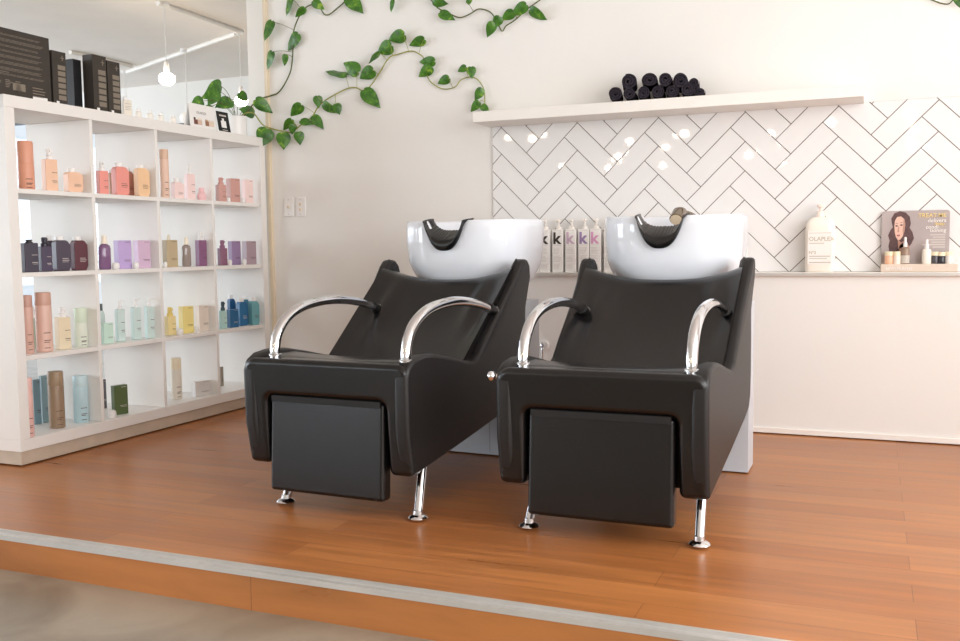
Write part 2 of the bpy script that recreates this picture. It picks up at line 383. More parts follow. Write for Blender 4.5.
def make(kind, w, hb, h, rgb, label, loc, rz, cap=None, group=None, d=None):
    capm = PLASTW if cap is None else colmat(cap)
    bm_, pm = colmat(rgb), print_mat(rgb)
    if kind == 'box':
        d = d or w*.6
        o = body_box(w, d, h, rgb, LAYB).build('product_box', [bm_, pm], loc=loc, rot=(0, 0, rz), bevel=.0012, segs=2)
        return tag(o, label, 'box', group)
    if kind == 'can':
        r = thing('aerosol_can', label, 'can', loc, rz, group); R = w/2
        b = B().lathe([(R*.9, 0), (R, .004), (R, hb-.008), (R*.93, hb), (.0001, hb)], seg=32)
        for z, a0, a1 in ((.40, -.55, .35), (.24, -.5, .35), (.20, -.5, .15), (.08, -.5, .25)):
            for s_ in range(5):
                q0, q1 = a0+(a1-a0)*s_/5, a0+(a1-a0)*(s_+1)/5
                f = lambda q, zz: (math.sin(q)*(R+.0006), -math.cos(q)*(R+.0006), zz)
                b.face([f(q0, hb*z), f(q1, hb*z), f(q1, hb*z+.003), f(q0, hb*z+.003)], 1)
        b.build('body', [bm_, pm], r)
        B().lathe([(R*.97, hb-.002), (R*.985, hb+.001), (R*.985, h-.006), (R*.9, h), (.0001, h)], seg=32).build('cap', bm_ if cap is None else capm, r)
        return r
    if kind == 'spray':
        d = d or w*.7; r = thing('spray_bottle', label, 'bottle', loc, rz, group)
        body_box(w, d, hb, rgb, [(.0, .42, .58, .016), (.0, .42, .32, .02), (.05, .42, .27, .012)]).build('body', [bm_, pm], r, bevel=w*.06)
        hp = h-hb; rr = min(w*.33, .0165)
        b = B().lathe([(rr, 0), (rr, hp*.30), (rr*.8, hp*.38), (rr*.62, hp*.42), (rr*.62, hp*.55)], (0, 0, hb-.0005), 18)
        b.lathe([(rr*.8, hp*.5), (rr*.8, hp*.9), (rr*.6, hp), (.0001, hp)], (0, 0, hb-.0005), 18).box((0, -rr*.9, hb+hp*.78), (rr*.6, rr*.9, hp*.16))
        b.build('spray_cap', capm, r); return r
    if kind == 'bottle':
        d = d or w*.62; r = thing('capped_bottle', label, 'bottle', loc, rz, group)
        s = w/2; c = min(.02, hb*.12)
        poly = [(-s*.86, 0), (s*.72, 0), (s, c*1.3), (s, hb-c*1.2), (s*.55, hb-c*.15), (s*.3, hb), (-s*.75, hb), (-s, hb-c*.8), (-s, c*.7)]
        b = B().prism(poly, -d/2, d/2, 1); lines(b, w, hb, -d/2-.0006, [(-.12, .3, .40, .016), (-.12, .36, .34, .018), (-.12, .3, .29, .012)], 1)
        b.build('body', [bm_, pm], r, bevel=w*.05)
        rr = min(w*.29, .018); B().lathe([(rr*.97, 0), (rr, .002), (rr, h-hb-.002), (rr*.93, h-hb), (.0001, h-hb)], (-s*.25, 0, hb-.0005), 24).build('cap', capm, r); return r
    if kind == 'pump':
        d = d or w*.75; r = thing('pump_bottle', label, 'bottle', loc, rz, group)
        body_box(w, d, hb, rgb, [(-.1, .40, .58, .016), (-.1, .40, .34, .016), (-.05, .36, .29, .012)]).build('body', [bm_, pm], r, bevel=w*.14)
        hp = h-hb; rr = w*.24
        b = B().lathe([(rr, 0), (rr, hp*.35), (rr*.55, hp*.42), (rr*.5, hp*.75), (rr*.75, hp*.78), (rr*.75, hp*.97), (.0001, hp)], (0, 0, hb-.0005), 18)
        b.box((w*.3, 0, hb+hp*.88), (w*.62, rr*.8, hp*.14)); b.build('pump', capm, r, bevel=.0008); return r
    if kind == 'jar':
        r = thing('round_bottle', label, 'bottle', loc, rz, group); R = w/2
        B().lathe([(R*.6, 0), (R*.85, .004), (R, hb*.35), (R, hb*.6), (R*.75, hb*.9), (R*.5, hb), (.0001, hb)], seg=28, sy=.8).build('body', bm_, r)
        B().lathe([(R*.55, 0), (R*.55, h-hb-.002), (R*.5, h-hb), (.0001, h-hb)], (0, 0, hb-.0005), 20).build('cap', bm_ if cap is None else capm, r); return r
    if kind == 'oval':     # clear bottle with tall cap
        r = thing('serum_bottle', label, 'bottle', loc, rz, group); R = w/2
        b = B().lathe([(R*.85, 0), (R, .006), (R, hb*.82), (R*.85, hb*.93), (R*.4, hb), (.0001, hb)], seg=28, sy=.7); b.build('body', [mat('smoky glass %d' % rgb[0], rgb, .12, coat=.4), pm], r)
        hp = h-hb; B().lathe([(R*.5, 0), (R*.5, hp*.4), (R*.34, hp*.9), (R*.25, hp), (.0001, hp)], (0, 0, hb-.0005), 18).build('cap', capm, r); return r
    if kind == 'ball':
        o = B().lathe([(.0001, 0), (w*.3, 0), (w*.48, h*.2), (w*.5, h*.5), (w*.44, h*.85), (w*.2, h), (.0001, h)], seg=20).build('white_disc', PLASTW, loc=loc, rot=(0, 0, rz))
        return tag(o, label, 'disc', group)
COLN = ['leftmost', 'second', 'third', 'rightmost']
ROWN = ['top', 'second', 'third', 'bottom']
def item(kind, row, u0, u1, vb, vt, vbody, rgb, label, xp=-.075, cap=None, rz=75, d=None, wk=None, cell=None):
    um = (u0+u1)/2; z = ROWZ[row]
    col = min(range(4), key=lambda k: abs(on(um, vb, 0, -.06).y-(COLY[k]+CW/2)))
    if cell is not None: col = cell
    best = None
    for k in range(80):
        x = -.012-.0045*k; p = on(um, vb, 0, x); s = depth((x, p.y, z))/FPX; w = (u1-u0)*s
        if kind in ('box', 'spray', 'bottle', 'pump') and not wk: w /= 1.17
        if wk: w *= wk
        dd = d or {'box': .6, 'spray': .7, 'bottle': .62, 'pump': .75, 'can': 1, 'jar': 1, 'oval': 1, 'ball': 1}[kind]*w
        c_, s_ = abs(math.cos(math.radians(rz))), abs(math.sin(math.radians(rz)))
        if kind in ('can', 'jar', 'oval', 'ball'): ex = ey = w/2+.003
        else: ex = (w*c_+dd*s_)/2+.003; ey = (w*s_+dd*c_)/2+.003
        out = max(0, COLY[col]+ey-p.y, p.y+ey-COLY[col]-CW)+max(0, x+ex, -SD+ex-x)
        cost = out*50+abs(x-xp)
        if best is None or cost < best[0]: best = (cost, x, min(max(p.y, COLY[col]+ey), COLY[col]+CW-ey), s, w)
    _, xp, py, s, w = best
    h = (vb-vt)*s; hb = (vb-vbody)*s
    # items standing deeper than the board edge sit a little higher or lower in the picture than the edge does
    where = {0: 'top', 1: 'second', 2: 'third', 3: 'bottom'}[row]
    return make(kind, w, hb, h, rgb, label, (xp, py, z+.0003), math.radians(rz), cap, 'hair products on the %s row of the white shelves' % where, d)
SAL = (226, 150, 118); PEA = (236, 186, 152); COR = (238, 138, 124); PINK = (238, 205, 200); ROSE = (206, 148, 136); DPU = (56, 46, 62); MAR = (88, 34, 46)
# top row
item('can', 0, 19.5, 34.5, 189, 140.7, 163, SAL, 'tall salmon aerosol can leftmost on the top row of shelves')
item('spray', 0, 43.2, 57.8, 190.8, 148.4, 159, PEA, 'peach spray bottle with white top beside the tall salmon can')
item('bottle', 0, 64.5, 83, 191.4, 167, 171, PEA, 'short wide peach bottle with white cap at right of leftmost top compartment', rz=76)
item('spray', 0, 97.0, 108.6, 192.4, 159.8, 169, COR, 'small coral spray bottle with white nozzle at left of second top compartment', xp=-.06)
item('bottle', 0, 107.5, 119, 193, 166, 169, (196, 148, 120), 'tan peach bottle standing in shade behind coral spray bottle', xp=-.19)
item('bottle', 0, 112.5, 129.4, 194.4, 161.7, 166, COR, 'bright coral bottle with white cap in second top compartment', xp=-.055)
item('bottle', 0, 123, 134.5, 194.5, 164, 168.5, (204, 138, 116), 'dull coral bottle with white cap hidden behind the bright coral bottle', xp=-.20)
item('bottle', 0, 134.6, 150, 195.4, 163.7, 167, (238, 190, 140), 'apricot bottle with white cap at right of second top compartment', xp=-.055)
item('can', 0, 160.8, 169.6, 196, 147.5, 157, (232, 190, 166), 'tall slim beige pink aerosol can in third top compartment', xp=-.06, cap=(222, 178, 148))
item('bottle', 0, 171, 184.4, 197, 176, 180, PINK, 'short pale pink bottle with white cap beside slim beige can')
item('spray', 0, 185, 195.3, 198, 162.5, 172, PINK, 'tall pale pink spray bottle with white nozzle in third top compartment')
item('jar', 0, 197, 206.5, 198.6, 186, 190, (244, 190, 192), 'small round pink bottle next to the pale pink spray bottle')
item('spray', 0, 216, 226.4, 199.3, 175, 182.3, ROSE, 'dusty rose bottle with rose spray top in rightmost top compartment', cap=(214, 150, 140), xp=-.06)
item('ball', 0, 227, 230.4, 200, 195.4, 195, PINK, 'small white round disc between dusty rose bottle and dusty rose box', xp=-.03)
item('box', 0, 226.8, 240.3, 200, 176, 176, ROSE, 'dusty rose carton in rightmost top compartment')
item('ball', 0, 241, 245, 200.5, 196, 196, PINK, 'small white round disc in front of pale pink carton', xp=-.03)
item('box', 0, 242, 253.5, 201.5, 178, 178, (240, 208, 202), 'pale pink carton at far right of the top row')
# second row
item('spray', 1, 21.5, 39, 272, 239.5, 243, DPU, 'square dark purple bottle with dark glass collar leftmost on second row', cap=(40, 34, 40), xp=-.06, wk=.8)
item('spray', 1, 39.2, 52, 271, 236.7, 246, (66, 52, 76), 'dark violet spray bottle with dark nozzle on the second row', cap=(44, 38, 54), xp=-.06)
item('bottle', 1, 45, 57, 271, 236, 241, DPU, 'dark purple white-capped bottle behind the dark violet spray bottle', xp=-.19)
item('bottle', 1, 53.5, 71, 270.6, 236, 240, (66, 54, 70), 'large dark purple bottle with white cap, left of maroon bottle', xp=-.065)
item('bottle', 1, 71.6, 88, 269.4, 235.4, 239.5, MAR, 'maroon bottle with white cap in leftmost second row compartment', xp=-.065)
item('oval', 1, 98.9, 111.5, 268.6, 234.5, 243, (128, 92, 130), 'see-through purple bottle with cream cap at left of second compartment', cap=(240, 228, 206), xp=-.06)
item('ball', 1, 112.4, 119.6, 268.9, 262, 262, PINK, 'white round disc before the lavender carton', xp=-.022)
item('box', 1, 115, 131.7, 268, 239.8, 239.8, (184, 154, 212), 'lavender carton in the second compartment of second row')
item('ball', 1, 133, 139, 268.3, 261.5, 261.5, PINK, 'white round disc before the lilac pink carton', xp=-.022)
item('box', 1, 134.4, 150.7, 267.6, 240, 240, (206, 170, 200), 'lilac pink carton right of the lavender carton')
item('ball', 1, 163.4, 167.2, 266.4, 260.5, 260.5, PINK, 'white round disc before the khaki carton', xp=-.022)
item('box', 1, 163.2, 178, 266, 239, 239, (186, 164, 124), 'khaki carton at left of third compartment')
item('oval', 1, 166, 173, 266, 234, 240, (196, 186, 176), 'clear bottle with cream cap showing above and behind khaki carton', cap=(226, 212, 186), xp=-.20)
item('oval', 1, 182, 191.6, 265.5, 236, 243.6, (150, 136, 128), 'clear grey oval bottle with cream cap between khaki carton and plum bottle', cap=(240, 230, 206))
item('spray', 1, 196, 207, 264.4, 230.6, 238.6, (134, 78, 120), 'plum spray bottle with white nozzle in third compartment')
item('spray', 1, 218, 227.5, 263.6, 238.5, 246.5, (138, 84, 112), 'plum bottle with plum top at left of rightmost second row compartment', cap=(140, 84, 116), xp=-.06)
item('ball', 1, 228, 232, 263, 257.4, 257.4, PINK, 'white round disc before the violet carton', xp=-.022)
item('box', 1, 228.5, 241, 262.6, 239, 239, (142, 112, 156), 'violet carton in rightmost compartment of second row')
item('ball', 1, 241.6, 246.6, 262.4, 256.6, 256.6, PINK, 'white round disc before the taupe carton', xp=-.022)
item('box', 1, 242.6, 256.5, 262, 238.8, 238.8, (164, 138, 146), 'taupe mauve carton at far right of the second row')
# third row
item('can', 2, 24, 34.4, 355.4, 297, 308.5, (214, 164, 146), 'tall dusty pink aerosol can leftmost on the third row', cap=(196, 144, 126))
item('can', 2, 37.4, 53, 353.7, 294.6, 307, (220, 174, 156), 'taller wider dusty pink aerosol can, second on the third row', cap=(204, 152, 132))
item('bottle', 2, 32, 40, 352, 310, 322, (176, 196, 176), 'pale green bottle glimpsed between the two dusty pink cans', xp=-.24)
item('spray', 2, 56.4, 71, 351, 309, 319, (226, 208, 172), 'cream yellow spray bottle with white nozzle on third row')
item('can', 2, 75.6, 88, 348.7, 310, 324, (216, 224, 208), 'pale sage can with rounded cap on third row', cap=(206, 222, 196))
item('bottle', 2, 100.5, 106, 346, 309, 316, (196, 210, 204), 'small dark-topped bottle behind the mint carton', xp=-.20, cap=(70, 84, 84))
item('box', 2, 101.2, 113.7, 345, 324.7, 324.7, (190, 222, 204), 'small mint carton at left of second compartment, third row')
for (a, b_, vb, vp, vbd, nm) in ((116.1, 125.7, 342.4, 301, 310, 'first of three pale mint pump bottles, nearest the mint carton'), (131.7, 141.7, 340.7, 300, 308.5, 'middle of three pale mint pump bottles in a row'), (145.4, 155, 338.7, 298.7, 307, 'last of three pale mint pump bottles, right end of compartment')):
    item('pump', 2, a, b_, vb, vp, vbd, (196, 218, 214), nm)
item('spray', 2, 165.2, 176.2, 335.8, 308, 317, (236, 212, 140), 'yellow bottle with yellow top at left of third compartment', cap=(236, 206, 104))
item('ball', 2, 177, 183.4, 333.7, 327, 327, PINK, 'white round disc before the yellow carton', xp=-.022)
item('box', 2, 179.4, 194, 333.2, 306.7, 306.7, (238, 216, 122), 'yellow carton in third compartment of third row')
item('ball', 2, 194.8, 199, 331.5, 325, 325, PINK, 'white round disc before the beige carton', xp=-.022)
item('box', 2, 196, 209.2, 331.2, 305.5, 305.5, (222, 206, 190), 'beige carton right of the yellow carton')
item('spray', 2, 219.6, 227.2, 328.6, 301.5, 310.5, (170, 210, 202), 'pale mint bottle with dark top at left of rightmost compartment', cap=(40, 66, 76), xp=-.05)
item('box', 2, 227, 238.8, 327, 308.8, 308.8, (18, 92, 144), 'short deep blue carton before the tall blue bottles', xp=-.045)
item('bottle', 2, 228, 236.5, 326.5, 296.5, 300.5, (20, 84, 138), 'blue bottle with white cap behind the short blue carton', xp=-.17)
item('bottle', 2, 236.6, 248.4, 325.4, 297.5, 301.5, (16, 100, 156), 'deep blue bottle with white cap beside the teal bottle', xp=-.07)
item('bottle', 2, 242, 250, 324.5, 296, 299.5, (60, 130, 160), 'blue bottle with white cap mostly hidden behind front blue bottle', xp=-.2)
item('bottle', 2, 248.8, 259.8, 323.3, 295.7, 299.5, (96, 168, 178), 'teal bottle with white cap at far right of the third row', xp=-.07)
# bottom row
item('can', 3, 26.4, 34.6, 439.5, 380, 393, (228, 178, 168), 'slim pink aerosol can leftmost on the bottom row', xp=-.03)
item('box', 3, 33.4, 41.5, 424, 379, 379, (110, 142, 154), 'left one of two slate blue cartons behind the bronze can', xp=-.25)
item('box', 3, 41.2, 51.5, 425, 378, 378, (130, 160, 168), 'right one of two slate blue cartons behind the bronze can', xp=-.25)
item('can', 3, 50.2, 65.4, 433, 376.5, 390, (148, 120, 92), 'large bronze aerosol can in leftmost bottom compartment', cap=(156, 128, 96), xp=-.09)
item('can', 3, 75, 89, 427.4, 380.7, 391, (178, 212, 222), 'pale sky blue aerosol can in leftmost bottom compartment', cap=(186, 218, 226), xp=-.10)
item('box', 3, 101.5, 107, 410, 381, 381, (92, 88, 96), 'dark grey carton at back left of second bottom compartment', xp=-.28)
item('ball', 3, 108.4, 116.6, 419.4, 411.5, 411.5, PINK, 'white round disc before the olive green carton', xp=-.03)
item('box', 3, 111.8, 129, 417.8, 388.5, 388.5, (78, 98, 50), 'olive green carton alone in second bottom compartment', xp=-.07, d=.03)
item('can', 3, 172, 182.4, 403.8, 362.5, 373, (232, 222, 206), 'tall ivory aerosol can in third bottom compartment', cap=(236, 222, 188), xp=-.12)
item('box', 3, 191, 212, 398.8, 383.8, 383.8, (214, 210, 206), 'low pale grey carton lying beside the ivory can', xp=-.10, d=.035)
item('box', 3, 219.5, 223.8, 383, 363.8, 363.8, (150, 138, 122), 'dull beige carton just inside rightmost bottom compartment', xp=-.20)

# ------------------------------------------------------------------ on top of the shelving
def upright(name, u0, u1, vt, xf, d, m, label, faces=None, zoff=0):
    u0 += 1.6; u1 += 1.6; p0, p1 = on(u0, 100, 0, xf), on(u1, 100, 0, xf); w = p1.y-p0.y; um = (u0+u1)/2
    h = on(um, vt, 0, xf).z-SZ1
    b = B().box((-d/2, 0, h/2), (d, w, h))
    if faces: faces(b, w, h)
    return tag(b.build(name, m, loc=(xf, (p0.y+p1.y)/2, SZ1+.0004), bevel=.0012, segs=2), label, 'box', 'black cartons on top of the white shelves')
def big_print(b, w, h):
    random.seed(3); z = h*.93; x = .0006
    q = lambda y0, y1, z0, z1, m=1: b.face([(x, y0, z0), (x, y1, z0), (x, y1, z1), (x, y0, z1)], m)
    while z > h*.30:
        q(-w*.46, -w*.46+w*random.uniform(.25, .5), z, z+.0022); z -= .0068
        for k in range(random.choice((2, 3))):
            y = -w*.46
            while y < w*.36:
                l = random.uniform(.012, .05); q(y, min(y+l, w*.42), z, z+.0016); y += l+.003
            z -= .0046
        z -= .005
    for k in range(6):
        for j in range(random.choice((3, 5, 6))): q(-w*.46+k*w*.11, -w*.46+k*w*.11+w*random.uniform(.04, .08), h*.22-j*.007, h*.22-j*.007+.003)
    q(w*.06, w*.2, h*.09, h*.2)
    for j in range(4): q(w*.28, w*.28+w*random.uniform(.1, .16), h*.17-j*.012, h*.17-j*.012+.004)
    q(w*.28, w*.45, 0.002, h*.05, 2)
upright('product_carton', -42, 50, 28, -.014, .11, [BLACKBOX, PRINTG, PLASTW], 'biggest dark brown carton covered in small print, left end of shelf top', big_print)
def side_print(b, w, h):
    x = .0006; q = lambda y0, y1, z0, z1, m=1: b.face([(x, y0, z0), (x, y1, z0), (x, y1, z1), (x, y0, z1)], m)
    for k in range(6): q(-w*.12, w*.42, h*(.08+.115*k), h*(.08+.115*k+.085))
    q(w*.2, w*.26, h*.83, h*.93); q(w*.1, w*.36, h*.875, h*.89); q(-w*.3, -w*.1, .002, h*.05, 2)
upright('product_carton', 52.2, 66, 52, -.016, .10, [BLACKBOX, PRINTG, PLASTW], 'tall narrow dark carton standing against the biggest carton', side_print)
upright('product_carton', 73, 81, 60, -.08, .06, [BLACKBOX2, PRINTG, PLASTW], 'plain black carton at left of the group of three on shelf top', None)
upright('product_carton', 92.5, 106, 56, -.016, .062, [BLACKBOX, PRINTG, PLASTW], 'tallest carton in the middle of the three on shelf top, printed front', side_print)
upright('product_carton', 107, 119.4, 62, -.016, .075, [BLACKBOX, PRINTG, PLASTW], 'right carton of the three on shelf top, beside white bottle', side_print)
def top_pos(u, x): return on(u, 110, 0, x).y
def shelftop():
    y = top_pos(126, -.06); s = depth((-.06, y, 1.65))/FPX
    r = thing('capped_bottle', 'squat white bottle with white cap right of the black cartons', 'bottle', (-.06, y, SZ1+.0003), math.radians(70))
    b = body_box(.048, .04, .082, (236, 226, 210), [(-.3, .35, .75, .02), (-.3, .35, .6, .02), (-.3, .3, .5, .02), (-.3, .35, .4, .02)]); b.build('body', [colmat((232, 222, 206)), TXTK], r, bevel=.006)
    B().lathe([(.014, 0), (.014, .016), (.0001, .018)], (-.005, 0, .0815), 18).build('cap', PLASTW, r)
    for u, lab in ((138, 'first of four tiny white lidded bottles on shelf top, next to squat bottle'), (149.5, 'second of four tiny white lidded bottles on shelf top'), (160, 'third of four tiny white lidded bottles on shelf top'), (172.5, 'fourth of four tiny white lidded bottles on shelf top, nearest the card')):
        y = top_pos(u, -.10); r = thing('small_bottle', lab, 'bottle', (-.10, y, SZ1+.0003), 0, 'tiny white bottles on the shelf top')
        B().lathe([(.016, 0), (.0175, .003), (.0175, .04), (.010, .046), (.0001, .046)], seg=20).build('body', colmat((238, 232, 222)), r)
        B().lathe([(.012, .0455), (.012, .058), (.010, .060), (.0001, .060)], seg=20).build('lid', PLASTW, r)
    # white card with two photos
    p0, p1 = on(190.5, 120, 0, -.045), on(217, 120, 0, -.045); w = p1.y-p0.y; h = .135
    r = thing('display_card', 'white display card with two hair photos in front of the plant pot', 'card', (-.045, (p0.y+p1.y)/2, SZ1+.0003))
    B().prism([(0, 0), (-.012, h), (-.015, h), (-.05, 0), (-.047, 0), (-.0135, h-.003), (-.003, 0)], -w/2, w/2, 1).build('card', PLASTW, r, smooth=0)
    sl_ = lambda f, o=.0008: -.012*f/h+o
    pr = [(-.36, -.22, .16, .36, (120, 60, 50)), (-.22, -.06, .16, .36, (214, 180, 160)), (.06, .2, .16, .36, (150, 100, 70)), (.2, .4, .16, .36, (222, 200, 180)), (-.36, -.29, .36, .44, (70, 40, 38)), (.06, .16, .36, .42, (190, 150, 110)), (-.22, -.06, .36, .44, (230, 214, 200)), (.16, .4, .36, .42, (226, 210, 196))]
    for k, (a, c, e, f, col) in enumerate(pr):
        B().face([(sl_(e*h), a*w, e*h), (sl_(e*h), c*w, e*h), (sl_(f*h), c*w, f*h), (sl_(f*h), a*w, f*h)]).build('photo', colmat(col), r, smooth=0)
    text_mesh('OLAPLEX', .02, 'lettering', TXTK, r, (-.012*.6+.0012, -w*.24, h*.6), (PI/2-.09, 0, PI/2), .0002)
    # black card
    p0, p1 = on(218, 120, 0, -.04), on(229.5, 120, 0, -.04); w = p1.y-p0.y; h = .118
    r = thing('display_card', 'small black card showing a white bottle, leaning on the plant pot', 'card', (-.032, (p0.y+p1.y)/2, SZ1+.0003))
    B().prism([(0, 0), (-.02, h), (-.023, h), (-.003, 0)], -w/2, w/2, 1).build('card', DARK, r, smooth=0)
    g = lambda y0, y1, z0, z1, nm, m: B().face([(-.02*z0/h+.0008, y0*w, z0*h if 0 else z0), (-.02*z0/h+.0008, y1*w, z0), (-.02*z1/h+.0008, y1*w, z1), (-.02*z1/h+.0008, y0*w, z1)]).build(nm, m, r, smooth=0)
    g(-.24, .2, .027, .066, 'bottle_picture', PLASTW); g(-.12, .06, .066, .08, 'bottle_picture', PLASTW); g(-.3, .3, .092, .1, 'lettering', TXTL); g(-.2, .25, .012, .016, 'lettering', TXTL)
shelftop()

# ------------------------------------------------------------------ pothos
XV = YW-.016
def vp(u, v):
    if u <= 246: y = -.14
    elif u < 268: y = -.14+(XV+.14)*(u-246)/22
    else: y = XV
    if u < 257: 
        return on(u, v, 0, -.13+.13*max(0, (u-243)/14)) if True else None
    return on(u, v, 1, y)
def pothos():
    pc = on(236.5, 120, 0, -.155)
    r = thing('potted_pothos', 'trailing pothos in white pot, vines pinned across the wall', 'plant', (0, 0, 0))
    R = .062
    pot = B().lathe([(R*.88, 0), (R, .006), (R, .128), (R*.93, .130), (R*.9, .112), (.0001, .110)], (pc.x, pc.y, SZ1+.0003), 32).build('pot', PLASTW, r)
    B().lathe([(.0001, .1135), (R*.9, .1125), (.0001, .1120)], (pc.x, pc.y, SZ1), 20).build('soil', mat('potting soil', (60, 44, 34), .95, var=.3, vscale=90), r)
    ptop = Vector((pc.x, pc.y, SZ1+.112))
    S1 = [(257, 100.5), (270, 96), (280, 91), (290, 73), (292.5, 57), (293, 45), (294, 30), (300, 15), (308, 6), (318, 5), (324, 14), (330, 14), (340, 6), (350, -2), (370, -12), (395, -8), (425, -4), (438, 8), (450, 14), (460, 17.5), (470, 14), (479, 9), (490, 12), (496, 20), (502, 31), (506, 26), (515, 20), (526, 10), (540, 0), (560, -14), (700, -40), (880, -20), (932, 0), (940, 3), (948, 4), (953, 0), (962, -10)]
    S2 = [(253, 113), (262, 124), (270, 128), (282, 131), (292, 132), (302, 124), (312, 117), (318, 107), (326, 100), (338, 93), (349, 88), (357, 88), (364, 91), (372, 84), (380, 72), (389, 58), (399, 54), (411, 51), (419, 54), (424, 59), (427, 75), (432, 83), (443, 89), (455, 87), (461, 80), (470, 77), (478, 80), (484, 90), (485, 104), (486, 111)]
    L1 = [(273.7, 22.5, 265.5, 41, 7.5), (274.5, 53, 268, 70, 6), (292, -2, 285.5, 16, 6), (298.7, 35, 287, 51, 10), (306, 9, 298, 19, 7), (316, 2.5, 326, 10, 9), (349, -3, 364, 12.5, 14), (288.7, 56, 287, 67, 6), (436, 3, 450, 6, 9), (443, 14, 457, 20, 9), (469, 4, 475, -3, 5), (394, 1, 392, 13, 4), (495, 24, 489, 38.5, 10), (501, 18, 496, 29, 10), (514, 13, 502, 21, 10), (527, 6, 512, 17, 11), (532, 11, 546.7, 22, 9), (955, -5, 959.5, 11, 8)]
    L2 = [(259.5, 101, 277, 114, 12), (270, 130, 263.7, 147, 17), (286, 134, 287, 150, 13.5), (301.7, 133, 303, 145.5, 10), (295, 125, 293.7, 135, 8), (293.7, 120.5, 285.7, 132, 8), (303.7, 106, 293.7, 118, 11), (315, 116.5, 324.5, 128.5, 9), (303.7, 121, 315.7, 123.5, 7), (319.5, 97, 320.5, 108.5, 9), (325, 105, 337.4, 114, 8), (338.7, 105, 342, 115, 9), (347.4, 75, 326, 67.5, 8), (361, 72.5, 345.5, 63.5, 14), (375, 71, 361, 80, 13), (366, 91, 381, 107, 14), (381, 53.5, 372, 66, 6), (392, 46, 378, 54, 14), (406, 36, 389.5, 42, 13), (425.4, 40.5, 410.6, 47.5, 10), (435.3, 62, 420.5, 63.3, 10), (432.3, 68, 419, 78, 11), (450.7, 79, 439, 85, 9), (468, 68, 460, 73, 7), (473, 68, 474.5, 79, 9), (484, 90, 478, 102, 9), (481, 103, 473, 113, 8), (483, 106, 491, 112, 7)]
    LP = [(203, 101, 192.5, 104, 12), (221, 86, 205.6, 99, 13), (217, 91, 209, 104, 12), (231, 100, 217, 105, 12), (240, 93.5, 248.6, 103, 9), (254, 113, 241.6, 108.6, 10), (212, 106, 204, 107, 5)]
    rnd = random.Random(5)
    def leaf(b, p0, p1, wpx, out, s):
        a = p1-p0; L = a.length; a.normalize(); n0 = out-a*out.dot(a); n0.normalize(); sd = a.cross(n0)
        tw = max(.62*L, wpx*s*1.08); phi = math.acos(min(1, wpx*s*1.08/tw))*rnd.choice((-1, 1))+rnd.uniform(-.12, .12)
        sd2 = sd*math.cos(phi)+n0*math.sin(phi); n2 = n0*math.cos(phi)-sd*math.sin(phi)
        prof = [(-.09, .18), (-.04, .34), (.06, .45), (.2, .5), (.36, .485), (.52, .41), (.68, .30), (.83, .16), (.94, .06)]
        rows = []
        for k, (t, hw) in enumerate(prof):
            row = []
            for q in (-1, -.5, 0, .5, 1):
                tt = 0.0 if (q == 0 and k == 0) else t
                z = -.16*abs(q)*hw*tw/L-.18*t*t+.02*math.sin(9*t+q)
                row.append(p0+a*(tt*L)+sd2*(q*hw*tw)+n2*(z*L))
            rows.append(row)
        V = [[b.bm.verts.new(p) for p in row] for row in rows]
        for i in range(len(V)-1):
            for j in range(4): b.bm.faces.new((V[i][j], V[i][j+1], V[i+1][j+1], V[i+1][j]))
        tip = b.bm.verts.new(p0+a*L-n2*(.2*L))
        for j in range(4): b.bm.faces.new((V[-1][j], V[-1][j+1], tip))
    for S, L, start, rad in ((S1, L1, ptop+Vector((.02, .01, 0)), .0044), (S2, L2, ptop+Vector((.02, -.01, 0)), .0042)):
        path = [start+Vector((0, 0, -.01)), start+Vector((.02, .02, .03))]+[vp(*p) for p in S]
        sm = bezier(path, 5); b = B().tube(sm, lambda t: rad*(1-.35*t), 8)
        fb = B()
        for (u0, v0, u1, v1, w) in L:
            q = min(sm, key=lambda c: (c-vp(u0, v0)).length)
            lift = rnd.uniform(.012, .035)
            p0 = vp(u0, v0)+Vector((0, -lift, 0)); p1 = vp(u1, v1)+Vector((0, -lift-rnd.uniform(-.006, .012), 0))
            if (p0-q).length > .004: b.tube(bezier([q, (q+p0)/2+Vector((0, -.006, .006)), p0], 4), .0014, 6)
            leaf(fb, p0, p1, w, (Vector(CAM)-p0).normalized(), depth(p0)/FPX)
        v = b.build('vine', STEMD if S is S1 else mat('yellow green stem', (146, 148, 66), .5, var=.2, vscale=15), r)
        fb.build('leaves', LEAF, v, smooth=80)
    fb = B(); b = B()
    for (u0, v0, u1, v1, w) in LP:
        x = -.10 if u0 > 235 else -.155
        p0, p1 = on(u0, v0, 0, x), on(u1, v1, 0, x-.0)
        b.tube(bezier([ptop+Vector((0, rnd.uniform(-.02, .02), -.003)), (ptop+p0)/2+Vector((0, 0, .05)), p0], 6), .0016, 6)
        leaf(fb, p0, p1, w, (Vector(CAM)-p0).normalized(), depth(p0)/FPX)
    v = b.build('leaf_stalks', STEMD, r); fb.build('leaves', LEAF, v, smooth=80)
pothos()

